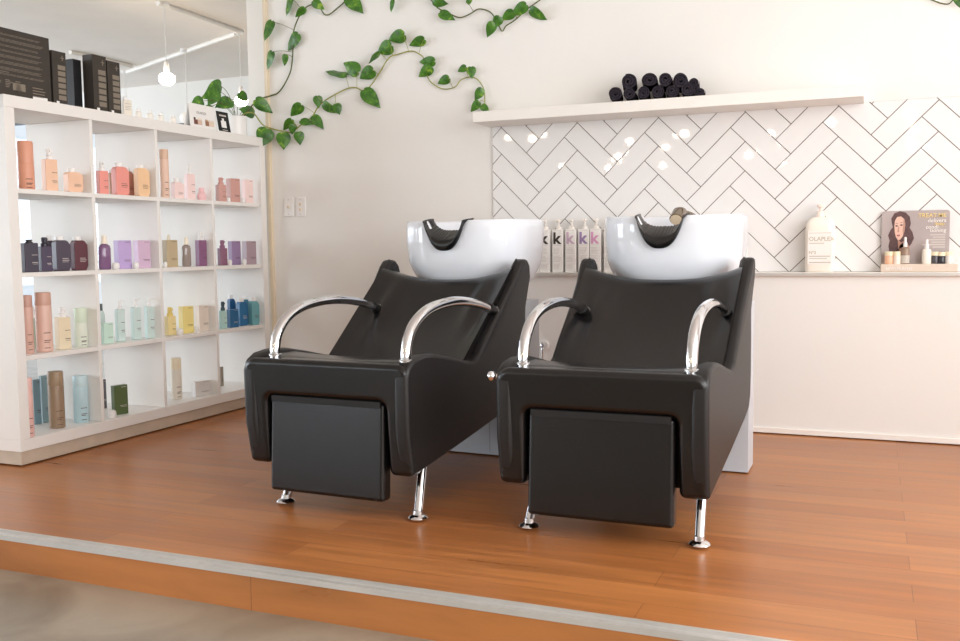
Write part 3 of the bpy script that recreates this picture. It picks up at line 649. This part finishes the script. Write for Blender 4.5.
# ------------------------------------------------------------------ rolled towels
def towels():
    rows = [(616, 95.6, 7.4, 1, 'leftmost rolled towel of the bottom row on the floating shelf', 0), (630, 93.8, 6.6, 1, 'second rolled towel from left in the bottom row', 0), (644, 93, 6.8, 1, 'third rolled towel from left in the bottom row', 0), (658.3, 91.8, 7.1, 1, 'fourth rolled towel from left in the bottom row', 0), (673, 91, 7.4, .9, 'fifth rolled towel from left in the bottom row, slumped flat', 0), (688.5, 90, 7.6, 1, 'sixth rolled towel from left in the bottom row, before the last', 0), (700.5, 91, 6.2, .75, 'rightmost rolled towel of the bottom row, partly hidden', .03),
            (629.3, 80.2, 8.2, 1, 'leftmost rolled towel of the upper row on the stack', 0), (650, 79, 8.6, .8, 'wide flattened rolled towel, second of the upper row', 0), (666.3, 78.2, 7.2, 1.02, 'highest rolled towel, third of the upper row', 0), (681, 80, 8.0, 1, 'fourth rolled towel of the upper row with clear spiral end', 0), (694.5, 82.5, 6.2, 1, 'rolled towel at right end of upper row, lying behind the fourth', .04)]
    rnd = random.Random(2)
    for (u, v, rp, sq, lab, dy) in rows:
        p = on(u, v, 1, -.17+dy); R = rp*(1.06 if v > 88 else 1.10)*depth(p)/FPX; L = .19-dy
        b = B(); th0 = rnd.uniform(0, 6.28); turns = 2.6; N = 64; o, i_ = [], []
        for k in range(N+1):
            f = k/N; a = th0+f*turns*2*PI; ro = R*(.22+.78*f); ri = max(R*.03, ro-R*.78/turns*.80)
            if f > .86: ro = ri+(ro-ri)*(1-.85*(f-.86)/.14)
            ro *= 1+.025*math.sin(3*a+u)
            o.append((ro*math.cos(a), ro*math.sin(a)*sq)); i_.append((ri*math.cos(a), ri*math.sin(a)*sq))
        secs = []
        for k in range(N+1): 
            secs.append([(o[k][0], 0, o[k][1]), (o[k][0]*1.0, L, o[k][1]), (i_[k][0], L, i_[k][1]), (i_[k][0], 0, i_[k][1])])
        b.loft(secs)
        b.lathe([(R*.85, 0), (R*.85, L-.02)], (0, 0, 0), 24) if False else None
        z = p.z
        if v > 88: z = zs1+R*sq*1.02
        else: z -= .006
        ob = b.build('rolled_towel', TOWEL, loc=(p.x, -.185+dy, z), rot=(0, 0, .17+rnd.uniform(-.04, .04)), smooth=60)
        tag(ob, lab+', charcoal', 'towel', 'charcoal towels rolled on the floating shelf')
towels()

# ------------------------------------------------------------------ bottles on the ledge
ZL = .7845
def ledge_bottles():
    us = [511, 522.5, 537, 548, 561, 574, 587, 598.5, 612.5, 628.5, 642, 656, 672, 684, 700, 713, 728, 743]
    cols = {3: (62, 52, 46), 4: (52, 42, 36), 5: (212, 186, 206), 6: (160, 136, 182), 7: (226, 166, 204), 11: (206, 110, 150)}
    base = None; n = len(us)
    for k in range(n):
        u = us[k]; x = on(u-2, 250, 1, -.02).x; col = cols.get(k, (205, 200, 205))
        lab = {3: 'white pump bottle marked with black k, half hidden behind the left basin', 4: 'white pump bottle with a whole dark brown k on its label', 5: 'white pump bottle with a pale mauve k', 6: 'white pump bottle with a purple k', 7: 'white pump bottle with a pink k, left of the right basin'}.get(k)
        if not lab: lab = 'pump top of white bottle standing behind the left basin, %s of three' % ('first', 'second', 'third')[k] if k < 3 else 'pump top of white bottle behind the right basin, %s from the left' % 'first second third fourth fifth sixth seventh eighth ninth tenth'.split()[k-8]
        r = thing('pump_bottle', lab, 'bottle', (x, -.022, ZL), 0, 'white pump bottles lined up on the tiled ledge')
        w, d, h = .058, .052, .226
        b = B().lathe([(.016, h-.0005), (.016, h+.012), (.011, h+.016), (.006, h+.018), (.006, h+.038), (.012, h+.040), (.012, h+.052), (.0001, h+.053)], seg=16).box((.0, -.02, h+.046), (.010, .036, .009))
        b.build('pump', mat('clear white plastic', (240, 234, 226), .25), r)
        lb = B().box((0, 0, h/2), (w, d, h)); y = -d/2-.0006; rd = random.Random(k)
        q = lambda a, c, z0, z1: lb.face([(a, y, z0), (c, y, z0), (c, y, z1), (a, y, z1)], 1)
        q(-.02, .02, h*.965, h*.972); q(-.022, .022, h*.625, h*.632)
        for j in range(16):
            if j in (5, 11): continue
            q(-.022, -.022+rd.uniform(.028, .044), h*(.56-.031*j), h*(.56-.031*j)+.0022)
        lb.build('body', [mat('white bottle plastic', (248, 246, 243), .32), mat('pale print', (214, 208, 204), .6)], r, bevel=.004)
        if k in cols:
            t = text_mesh('k', .083, 'letter', mat('letter %d' % k, col, .5), r, (-.024, -d/2-.0008, h*.67), (PI/2, 0, 0), .0004, .0026)
ledge_bottles()

def big_bottle():
    x = on(820, 260, 1, -.012).x; s = depth((x, -.012, .8))/FPX; w = 28*s; d = .098
    r = thing('pump_bottle', 'big translucent cream pump bottle alone on the ledge left of the treatment display', 'bottle', (x, -.0145, ZL))
    hb = 55*s; W = w/2
    def sec(f, z, n=4):
        pts = []
        for i in range(32):
            a = 2*PI*i/32; c, s_ = math.cos(a), math.sin(a)
            pts.append((W*f*math.copysign(abs(c)**(2/n), c), d/2*f*math.copysign(abs(s_)**(2/n), s_), z))
        return pts
    cm = mat('translucent cream plastic', (250, 244, 232), .3, trans=0)
    B().loft([sec(.9, 0), sec(.98, .004), sec(1, .012), sec(1, hb*.78), sec(.97, hb*.86), sec(.86, hb*.93, 3.5), sec(.6, hb*.985, 3), sec(.26, hb, 2.2)]).build('body', cm, r)
    hp = 12*s
    B().lathe([(W*.28, hb-.002), (W*.28, hb+hp*.45), (W*.12, hb+hp*.5), (W*.12, hb+hp*.75), (W*.24, hb+hp*.78), (W*.24, hb+hp), (.0001, hb+hp)], seg=20).box((0, -.022, hb+hp*.88), (.014, .04, .010)).build('pump', mat('cream pump', (242, 226, 214), .3), r)
    y = -d/2-.0008
    b = B().face([(-W*.8, y+.0004, hb*.14), (W*.8, y+.0004, hb*.14), (W*.8, y+.0004, hb*.74), (-W*.8, y+.0004, hb*.74)])
    bb = B(); bb.face([(-W*.8, y+.0004, hb*.14), (W*.8, y+.0004, hb*.14), (W*.8, y+.0004, hb*.74), (-W*.8, y+.0004, hb*.74)]); bb.build('label', mat('paper label', (246, 243, 238), .6), r, smooth=0)
    lm = mat('olive grey print', (196, 188, 172), .6)
    lb = B(); q = lambda a, c, z0, t: lb.face([(W*a, y-.0002, z0), (W*c, y-.0002, z0), (W*c, y-.0002, z0+t), (W*a, y-.0002, z0+t)])
    q(-.75, .75, hb*.70, .002); q(-.7, .3, hb*.515, .003); q(-.7, .7, hb*.28, .004); q(-.7, .5, hb*.24, .003); q(-.7, .75, hb*.17, .004)
    lb.build('small_print', lm, r, smooth=0)
    text_mesh('OLAPLEX', .027, 'lettering', lm, r, (-W*.72, y-.0004, hb*.565), (PI/2, 0, 0), .0002, .0003)
    text_mesh('Nº2', .020, 'lettering', lm, r, (-W*.72, y-.0004, hb*.33), (PI/2, 0, 0), .0002, .0003)
big_bottle()

def treat_display():
    xa, xb = on(881.5, 240, 1, .0).x, on(949.5, 240, 1, .0).x; xc = (xa+xb)/2; w = xb-xa; s = depth((xc, 0, .8))/FPX
    r = thing('counter_display', 'cardboard counter display with a woman portrait and TREAT.ME heading on the ledge', 'display', (xc, -.012, ZL))
    h = 61*s; tray_h = 8*s
    c = .012; rr = [(-w/2, 0), (w/2, 0)]
    for sx in (1, -1):
        for k in range(6):
            a = k/5*PI/2; a = a if sx == 1 else PI/2-a
            rr.append((sx*(w/2-c+c*math.cos(a)), h-c+c*math.sin(a)))
    bm_ = mat('mauve grey board', (176, 164, 162), .5, var=.06, vscale=7)
    B().prism(rr, .024, .028, 1).build('backboard', bm_, r, smooth=0)
    tr = mat('beige tray card', (222, 206, 190), .5)
    tw = 70*s
    B().box((3.5*s, -.012, tray_h/2), (tw, .068, tray_h)).build('tray', tr, r, bevel=.006)
    text_mesh('KEVIN.MURPHY', .016, 'lettering', mat('white print', (244, 240, 236), .5), r, (-w*.43, -.0468, tray_h*.30), (PI/2, 0, 0), .0003, .0003)
    # portrait, built from flat printed shapes
    Y = .0236
    def shape(pts, m, k, nm='portrait'):
        B().face([(-w/2+(.27+(p[0]-.27)*.86)*w, Y-.0004*k, (.72+(p[1]-.66)*.86)*h) for p in pts]).build(nm, m, r, smooth=0)
    def ell(cx, cy, rx, ry, n=24, rot=0): return [(cx+rx*math.cos(2*PI*i/n)*math.cos(rot)-ry*math.sin(2*PI*i/n)*math.sin(rot), cy+rx*math.cos(2*PI*i/n)*math.sin(rot)*1.1+ry*math.sin(2*PI*i/n)*math.cos(rot)) for i in range(n)]
    hair = mat('print dark auburn', (92, 66, 66), .5, var=.25, vscale=50); skin = mat('print skin', (226, 186, 168), .5); sk2 = mat('print skin shade', (188, 142, 126), .5); lip = mat('print lips', (176, 96, 92), .5); eye = mat('print eyes', (74, 54, 52), .5)
    shape([(.12, .84), (.17, .94), (.27, .98), (.37, .95), (.44, .87), (.46, .74), (.44, .66), (.49, .58), (.52, .46), (.48, .36), (.42, .28), (.38, .2), (.30, .16), (.20, .14), (.10, .2), (.08, .32), (.10, .42), (.07, .52), (.11, .62), (.15, .68), (.13, .76)], hair, 1)
    shape(ell(.355, .26, .09, .12), sk2, 2)
    shape([(.24, .45), (.30, .38), (.36, .42), (.37, .30), (.25, .26)], sk2, 2)
    shape([(.185, .80), (.22, .87), (.29, .88), (.345, .83), (.365, .72), (.355, .60), (.325, .50), (.28, .435), (.24, .43), (.205, .49), (.185, .58), (.175, .70)], skin, 3)
    shape([(.33, .85), (.365, .74), (.355, .6), (.33, .51), (.32, .62), (.33, .74)], sk2, 4)
    for cx, cy in ((.215, .70), (.298, .715)):
        shape(ell(cx, cy, .024, .014, 12), eye, 4); shape([(cx-.034, cy+.035), (cx, cy+.055), (cx+.034, cy+.046), (cx, cy+.045)], hair, 4)
    shape([(.243, .69), (.228, .59), (.245, .575), (.262, .585), (.255, .69)], sk2, 4)
    shape([(.215, .52), (.235, .535), (.248, .53), (.262, .537), (.285, .525), (.262, .50), (.24, .497)], lip, 4)
    yl = mat('yellow print', (240, 214, 140), .5); wh = mat('white print', (244, 240, 236), .5)
    for t, sz, fx, fz, m in (('TREAT.ME', .0262, .95, .885, yl), ('delivers', .0245, .95, .805, wh), ('deep', .022, .93, .755, yl), ('condi', .024, .84, .70, wh), ('tioning', .0245, .95, .645, wh)):
        text_mesh(t, sz, 'lettering', m, r, (-w/2+fx*w, Y-.002, fz*h), (PI/2, 0, 0), .0003, .0002, 'RIGHT')
    pm = mat('print faint', (206, 196, 190), .5); lb = B()
    for z0, a, b_ in ((.59, .72, .94), (.55, .76, .94), (.51, .70, .94), (.47, .74, .94), (.43, .60, .94), (.39, .76, .94)): lb.face([(-w/2+a*w, Y-.0006, z0*h), (-w/2+b_*w, Y-.0006, z0*h), (-w/2+b_*w, Y-.0006, z0*h+.006), (-w/2+a*w, Y-.0006, z0*h+.006)])
    lb.build('small_print', pm, r, smooth=0)
    # samples standing in the tray
    z0 = ZL+tray_h
    def jar(fu, wpx, hpx, col, lab, dark=False, capc=(238, 224, 186)):
        x = xc-w/2+fu*w; R = wpx*s/2; H = hpx*s
        q = thing('sample_jar', lab, 'jar', (x, -.022, z0), 0, 'product samples in the counter display')
        B().lathe([(R*.95, 0), (R, .003), (R, H*.62), (R*.9, H*.68), (.0001, H*.68)], seg=22).build('body', colmat(col, .25), q)
        B().lathe([(R*.98, H*.675), (R*.98, H*.97), (R*.9, H), (.0001, H)], seg=22).build('lid', colmat(capc), q)
    jar(.115, 8, 12.5, (240, 178, 140), 'orange sample jar with cream lid, leftmost in the display tray')
    jar(.235, 7.2, 12.5, (236, 222, 208), 'pale sample jar with cream lid beside the orange jar')
    jar(.795, 6.5, 12, (74, 70, 74), 'dark grey sample jar right of the white pump sample')
    jar(.885, 8, 11.5, (48, 46, 52), 'black sample jar with cream lid near right end of tray')
    jar(.992, 7.5, 12, (226, 216, 206), 'beige sample jar with cream lid at right end of tray')
    def pump(fu, wpx, hb, ht, col, lab, amber):
        x = xc-w/2+fu*w; R = wpx*s/2
        q = thing('sample_bottle', lab, 'bottle', (x, -.022, z0), 0, 'product samples in the counter display')
        B().lathe([(R*.92, 0), (R, .004), (R, hb*s*.85), (R*.8, hb*s*.95), (R*.4, hb*s), (.0001, hb*s)], seg=22, sy=.8).build('body', colmat(col, .2), q)
        B().lathe([(R*.46, 0), (R*.46, (ht-hb)*s*.4), (R*.3, (ht-hb)*s*.5), (R*.3, (ht-hb)*s*.95), (.0001, (ht-hb)*s)], (0, 0, hb*s-.0005), 16).build('pump', PLASTW, q)
        if amber: B().lathe([(R*1.01, hb*s*.05), (R*1.01, hb*s*.5)], seg=22, sy=.81, cap=False).build('label', colmat((196, 186, 172)), q)
    pump(.355, 8.2, 17, 27, (150, 118, 96), 'amber sample bottle with white spray top in front of the portrait', True)
    pump(.67, 9, 15, 24.5, (238, 228, 214), 'white pump sample bottle right of centre in the tray', False)
treat_display()

# ------------------------------------------------------------------ wash chairs
def round_poly(P, r):
    return P
def wash_chair(label, loc, rz, sprayer):
    r = thing('wash_chair', label, 'wash chair', loc, rz, 'salon wash chairs with basins')
    HW = .341
    # side panels
    prof = [(-.032, .148), (-.062, .30), (-.066, .49), (-.05, .527), (-.01, .548), (.06, .556), (.15, .55), (.27, .527), (.40, .498), (.475, .487), (.52, .508), (.60, .575), (.73, .675), (.85, .772), (.915, .84), (.95, .868), (.985, .870), (1.015, .845), (1.032, .79), (1.015, .73), (.995, .66), (.985, .56), (.985, .40), (.972, .32), (.93, .272), (.80, .248), (.40, .198)]
    for sx in (-1, 1):
        fl = lambda z: .012*max(0, (z-.7)/.17)
        pr = [(p[0], p[1]) for p in prof]
        b = B().loft([[(sx*(x+fl(z)), y, z) for y, z in pr] for x in (.286, HW)])
        b.build('side_panel', LEATHER_LIT, r, bevel=.016, segs=4)
        # piping along the front edge of the panel
        pp = [(sx*(.301+.012*max(0, (z-.7)/.17)), y-.001, z+.001) for y, z in prof[9:16]]
        B().tube(bezier(pp, 4), .004, 8).build('piping', LEATHER_LIT, r)
    # front apron (U shaped)
    o = .341; i = .247; e = .028
    U = [(-o, .148), (-i, .148), (-i, .375)]
    U += [(-i+e*(1-math.cos(a)), .375+e*math.sin(a)) for a in (.4, .8, 1.2, PI/2)] + [(i-e*(1-math.cos(a)), .375+e*math.sin(a)) for a in (PI/2, 1.2, .8, .4)]
    U += [(i, .375), (i, .148), (o, .148), (o, .49)] + [(o-.045*(1-math.cos(a)), .49+.045*math.sin(a)) for a in (.4, .8, 1.2, PI/2)] + [(-o+.045*(1-math.cos(a)), .49+.045*math.sin(a)) for a in (PI/2, 1.2, .8, .4)] + [(-o, .49)]
    b = B(); sh = lambda z: (.535-z)*.075
    b.loft([[(x, -.068+sh(z), z) for x, z in U], [(x, .015+sh(z), z) for x, z in U]])
    b.build('front_apron', LEATHER, r, bevel=.022, segs=4)
    # seat cushion
    pf = [(-.035, .40), (-.045, .505), (-.02, .532), (.06, .542), (.16, .538), (.30, .512), (.42, .488), (.49, .478), (.51, .44), (.45, .41)]
    xs = [-.294+.588*k/16 for k in range(17)]
    b = B().loft([[(x, y, z-(.012*(1-(x/.294)**2)*(1 if 0 < y < .4 and z > .45 else 0))) for y, z in pf] for x in xs]); b.build('seat', LEATHER, r, smooth=60)
    # under frame
    B().prism([(.03, .165), (.03, .42), (.46, .43), (.86, .72), (.93, .70), (.94, .34), (.90, .285)], -.28, .28, 0).build('under_frame', DARK, r, smooth=0)
    # backrest: dished cushion between the panels
    P0, P1 = Vector((0, .455, .470)), Vector((0, .945, .838)); D = P1-P0; N = Vector((0, -D.z, D.y)).normalized()
    ns, ntt = 22, 32; F = []
    for a in range(ns+1):
        row = []
        for c in range(ntt+1):
            t = -1+2*c/ntt; s_ = a/ns
            smax = 1.0-.085*(1-abs(t)**2.2)
            bulge = .030*abs(t)**3.5 - .022*(1-t*t)*math.sin(PI*min(1, s_*1.0))
            pad = .016*math.exp(-((abs(t)-.66)/.09)**2)*math.exp(-((s_-.62)/.22)**2) - .010*math.exp(-((abs(t)-.83)/.07)**2)*math.exp(-((s_-.45)/.22)**2)
            xw = .304+.012*s_
            top = -.03*max(0, (s_-.9)/.1)**2
            p = P0+D*(s_*smax)+N*(bulge+pad+top); p.x = t*xw
            row.append(p)
        F.append(row)
    b = B(); vf = [[b.bm.verts.new(p) for p in row] for row in F]; vb = [[b.bm.verts.new(p-N*.055+D*.0) for p in row] for row in F]
    for a in range(ns):
        for c in range(ntt):
            b.bm.faces.new((vf[a][c], vf[a][c+1], vf[a+1][c+1], vf[a+1][c])); b.bm.faces.new((vb[a][c], vb[a+1][c], vb[a+1][c+1], vb[a][c+1]))
    for c in range(ntt):
        b.bm.faces.new((vf[0][c], vb[0][c], vb[0][c+1], vf[0][c+1])); b.bm.faces.new((vf[ns][c], vf[ns][c+1], vb[ns][c+1], vb[ns][c]))
    for a in range(ns):
        b.bm.faces.new((vf[a][0], vf[a+1][0], vb[a+1][0], vb[a][0])); b.bm.faces.new((vf[a][ntt], vb[a][ntt], vb[a+1][ntt], vf[a+1][ntt]))
    b.build('backrest', LEATHER, r, smooth=70)
    # leg rest
    b = B()
    b.loft([[(x, y, z) for x, z in ((-.236, .054), (.236, .054), (.236, .392), (-.236, .392))] for y in (-.082, -.022)])
    lr = b.build('leg_rest', LEATHER, r, bevel=.014, segs=4, rot=(math.radians(-3.2), 0, 0), loc=(0, .018, 0))
    B().prism([(-.05, .38), (-.02, .38), (-.02, .402), (-.05, .402)], -.225, .225, 0).build('hinge_strip', DARK, r, smooth=0)
    # armrests
    for sx in (-1, 1):
        x = (-.262 if sprayer else -.233) if sx < 0 else (.280 if sprayer else .308)
        path = bezier([(x, -.012, .525), (x, -.010, .57), (x, .012, .625), (x, .075, .678), (x, .19, .712), (x, .37, .722), (x, .56, .702), (x*1.01, .70, .668)], 7)
        a = B().tube(path, lambda t: .0185 if t < .75 else .0185-.004*(t-.75)/.25, 16).build('armrest', CHROME, r)
        B().lathe([(.0235, 0), (.0235, .004), (.020, .007), (.0001, .008)], (x, -.012, .541), 20).build('base_flange', CHROME, a)
        B().tube([(x*1.008, .665, .679), (x*1.012, .735, .655)], .0205, 16).build('end_sleeve', RUBBER, a)
        B().tube([(x*1.011, .712, .664), (x*1.012, .722, .660)], .0215, 16).build('end_ring', CHROME, a)
    # front legs
    for lx in ((-.25, .305) if sprayer else (-.212, .338)):
        l = B().tube([(lx-(.032 if lx > .32 else .008 if lx > 0 else -.012), .115, .23), (lx, .0, .012)], .0165, 16).build('leg', CHROME, r)
        B().lathe([(.032, .0005), (.034, .004), (.030, .010), (.018, .016), (.016, .03), (.0001, .03)], (lx, 0, 0), 22).build('foot_glide', CHROME, l)
    # pedestal
    b = B().box((.015, 1.085, .344), (.63, .165, .688)); b.box((.155, 1.0022, .344), (.0015, .001, .66), 1)
    b.build('pedestal', [PEDM, GROUT], r, bevel=.003, segs=2)
    # basin
    cx, cyb, hx, hy = .0, 1.215, .287, .29
    def rim(th):
        x = hx*math.copysign(abs(math.cos(th))**(2/3.2), math.cos(th)); front = math.sin(th) < 0
        z = 1.046+.006*math.sin(th)
        if front and abs(x+.012) < .094: z -= .092*(1-(abs(x+.012)/.094)**2.4)**.8
        return z
    NT = 128
    def ring(sc, zf, n, base=.86, dz=0, sh=0):
        out = []
        for k in range(NT):
            th = 2*PI*(k+.5)/NT; c, s_ = math.cos(th), math.sin(th)
            px = hx*sc*math.copysign(abs(c)**(2/n), c); py = hy*sc*math.copysign(abs(s_)**(2/n), s_)
            z = zf if zf < base else base+(rim(th)-base)*(zf-base)/(1.0)*1.0 if False else zf
            out.append((cx+px, cyb+py+sh, z))
        return out
    def ring_r(sc, f, n, dz=0):
        out = []
        for k in range(NT):
            th = 2*PI*(k+.5)/NT; c, s_ = math.cos(th), math.sin(th)
            px = hx*sc*math.copysign(abs(c)**(2/n), c); py = hy*sc*math.copysign(abs(s_)**(2/n), s_)
            out.append((cx+px, cyb+py, .86+(rim(th)-.86)*f+dz))
        return out
    R = [ring(.42, .688, 2.3), ring(.60, .705, 2.4), ring(.76, .735, 2.5), ring(.88, .78, 2.7), ring(.95, .825, 2.9), ring_r(.985, 0, 3.0), ring_r(1.0, .45, 3.2), ring_r(1.004, .8, 3.2), ring_r(1.0, .95, 3.2), ring_r(.985, 1.0, 3.2), ring_r(.955, 1.0, 3.2), ring_r(.935, .94, 3.1), ring_r(.91, .5, 3.0), ring_r(.87, 0, 2.8), ring(.76, .80, 2.6), ring(.55, .765, 2.4), ring(.2, .755, 2.2)]
    ba = B().loft(R).build('basin', CERAMIC, r, smooth=70)
    # neck rest saddle on the front rim
    sec = [(-.026, -.040), (-.036, -.022), (-.034, -.004), (-.02, .010), (.01, .024), (.045, .042), (.072, .050), (.076, .040), (.05, .026), (.016, .008), (-.008, -.004), (-.014, -.02), (-.016, -.040)]
    rings = []; M = 64
    for k in range(M+1):
        x = -.0975+.195*k/M
        z = 1.046-.006-(.092*(1-min(1, abs(x)/.094)**2.4)**.8 if abs(x) < .094 else 0)
        yf = cyb-hy*(max(0, 1-(abs(x)/hx)**3.2))**(1/3.2)
        e = abs(x)/.0975; x_ = x; x -= .012; rib = .0022 if k % 4 < 2 else 0
        sc = 1-.7*e**3
        rings.append([(x+math.copysign(.004*(dz > .0), x_), yf+.004+dy, z+dz*(sc if dz < 0 else 1-.85*e*e)+(rib if 4 <= q <= 6 else 0)) for q, (dy, dz) in enumerate(sec)])
    B().loft(rings).build('neck_rest', RUBBER, ba, smooth=60)
    # mixer tap at the back of the bowl
    B().lathe([(.028, 0), (.028, .05), (.022, .06), (.0001, .062)], (.10, 1.40, .80), 20).build('mixer_tap', CHROME, r)
    if sprayer:
        tp = bezier([(.10, 1.40, .85), (.09, 1.37, .94), (.05, 1.37, 1.04), (.0, 1.30, 1.064)], 6)
        sp = B().tube(tp, .012, 12); sp.tube([(.002, 1.31, 1.063), (-.004, 1.275, 1.057), (-.008, 1.235, 1.031)], lambda t: .024+.006*min(1, t*2), 24)
        sp = sp.build('spray_head', mat('bronze chrome', (150, 138, 124), .18, metal=1), r)
        B().lathe([(.0001, 0), (.025, 0), (.025, .003), (.0001, .0035)], seg=24).build('spray_face', mat('spray plate', (226, 206, 176), .4), sp, loc=(-.0083, 1.2335, 1.0300), rot=(PI/2+.57, 0, -.05))
        B().tube([(-.33, -.04, .50), (-.346, -.045, .502), (-.360, -.05, .504)], .008, 12).lathe([(.0001, -.016), (.010, -.014), (.016, -.004), (.016, .004), (.010, .014), (.0001, .016)], (-.358, -.05, .504), 18).build('release_knob', CHROME, r)
    return r
wash_chair('left black leather wash chair nearer the white shelves, no shower head showing in its basin', (1.630, -1.95, .0), math.radians(-2.3), False)
wash_chair('right black leather wash chair with a shower head showing in its white basin', (2.605, -1.92, .0), 0, True)

# ------------------------------------------------------------------ ceiling conduit and pendants
def conduit(p, q, label):
    o = B().tube([(*p, ZC-.018), (*q, ZC-.018)], .021, 10).build('ceiling_conduit', WPAINT)
    tag(o, label, 'conduit', 'white conduits on the ceiling behind the shelves')
conduit((-1.893, 1.30), (-1.915, 2.36), 'white ceiling conduit running from the near pendant rose to the corner junction')
conduit((-2.0, 2.44), (-4.20, 3.44), 'white ceiling conduit slanting away from junction past two pendant roses')
conduit((-3.95, 2.40), (-3.93, 3.22), 'white ceiling conduit ending behind the black cartons')
def pendant(x, y, zb, lit, label, group, R=.062):
    r = thing('pendant_lamp', label, 'pendant lamp', (x, y, ZC), 0, group)
    B().lathe([(.0001, 0), (.045, 0), (.045, -.02), (.03, -.032), (.0001, -.033)], seg=20).build('ceiling_rose', PLASTW, r)
    zz = zb-ZC
    B().tube([(0, 0, -.03), (0, 0, zz+R+.06)], .0035, 6).build('cord', PLASTW, r)
    B().lathe([(.008, zz+R+.075), (.018, zz+R+.065), (.022, zz+R+.01), (.024, zz+R*.72), (.0001, zz+R*.72)], seg=16).build('lamp_holder', PLASTW, r)
    pr = [(.0001, -R*.86), (R*.5, -R*.76), (R*.86, -R*.45), (R, 0), (R*.92, R*.38), (R*.66, R*.66), (R*.4, R*.8), (.0001, R*.8)]
    B().lathe([(a, zz+z*.92) for a, z in pr], seg=20).build('bulb', BULB if lit else BULBD, r)
def zat(x, y, v):
    lo, hi = 0, 3.5
    for _ in range(40):
        m = (lo+hi)/2; d = np.array([x, y, m])-CAM; vv = 320.5-FPX*(d@UP)/(d@FW)
        if vv > v: lo = m
        else: hi = m
    return (lo+hi)/2
g = 'pendant bulbs behind the shelving unit'
pendant(-1.893, 1.374, zat(-1.893, 1.374, 79), True, 'lit pendant bulb hanging nearest above the small white bottles', g, .066)
pendant(-2.906, 2.834, zat(-2.906, 2.834, 118), False, 'unlit white pendant bulb with added faint glow, hanging low left of the display card', g, .075)
pendant(-1.94, 2.405, zat(-1.94, 2.405, 101), True, 'lit pendant bulb shining behind the pothos leaves by the pot', g, .06)
pendant(-4.253, 3.462, zat(-4.253, 3.462, 113), False, 'pendant lamp on thin cord behind the squat white bottle', g, .06)
for (x, y) in [(-1.25, -7.5), (-.72, -6.95), (.34, -7.7), (.62, -8.7), (1.08, -7.2), (-.3, -9.6), (-.8, -11.1), (.02, -11.4), (1.6, -10.4), (2.14, -8.97), (2.0, -12.9), (2.92, -6.9), (3.75, -7.4), (3.85, -8.6), (3.9, -10.8), (-1.6, -10.8)]:
    pendant(x, y, 2.35, True, 'lit pendant bulb in the front salon, seen only as a glint in tiles', 'lit pendant bulbs of the front salon', .055)

# ------------------------------------------------------------------ daylight
w = bpy.data.worlds.new('sky'); scene.world = w; w.use_nodes = True
bg = w.node_tree.nodes['Background']; bg.inputs[0].default_value = (.80, .90, 1.0, 1); bg.inputs[1].default_value = 1.3
def area(name, loc, rot, sx, sy, power, col):
    l = bpy.data.lights.new(name, 'AREA'); l.shape = 'RECTANGLE'; l.size = sx; l.size_y = sy; l.energy = power; l.color = col
    o = bpy.data.objects.new(name, l); COL.objects.link(o); o.location = loc; o.rotation_euler = rot; return o
cool = (.82, .91, 1.0); warm = (1.0, .985, .975)
area('daylight_front', (-6.15, YF+.05, 1.7), (-PI/2, 0, PI), 2.8, 1.7, 200, cool)
area('daylight_left', (X0+.05, -6.2, 1.4), (0, -PI/2, 0), 2.3, 3.9, 400, cool)
area('daylight_left_rear', (X0+.05, .1, 1.5), (0, -PI/2, 0), 2.1, 6.8, 310, cool)
area('daylight_right', (X1-.03, -3.15, 1.55), (0, PI/2, 0), 2.0, 4.2, 185, warm)
area('daylight_right_front', (X1-.03, -6.6, 1.55), (0, PI/2, 0), 2.0, 1.9, 90, warm)
scene.view_settings.view_transform = 'Standard'; scene.view_settings.look = 'None'; scene.view_settings.gamma = 1
scene.view_settings.use_curve_mapping = False
scene.view_settings.exposure = -0.33
scene.cycles.use_denoising = True
scene.cycles.max_bounces = 10; scene.cycles.diffuse_bounces = 6; scene.cycles.sample_clamp_indirect = 6
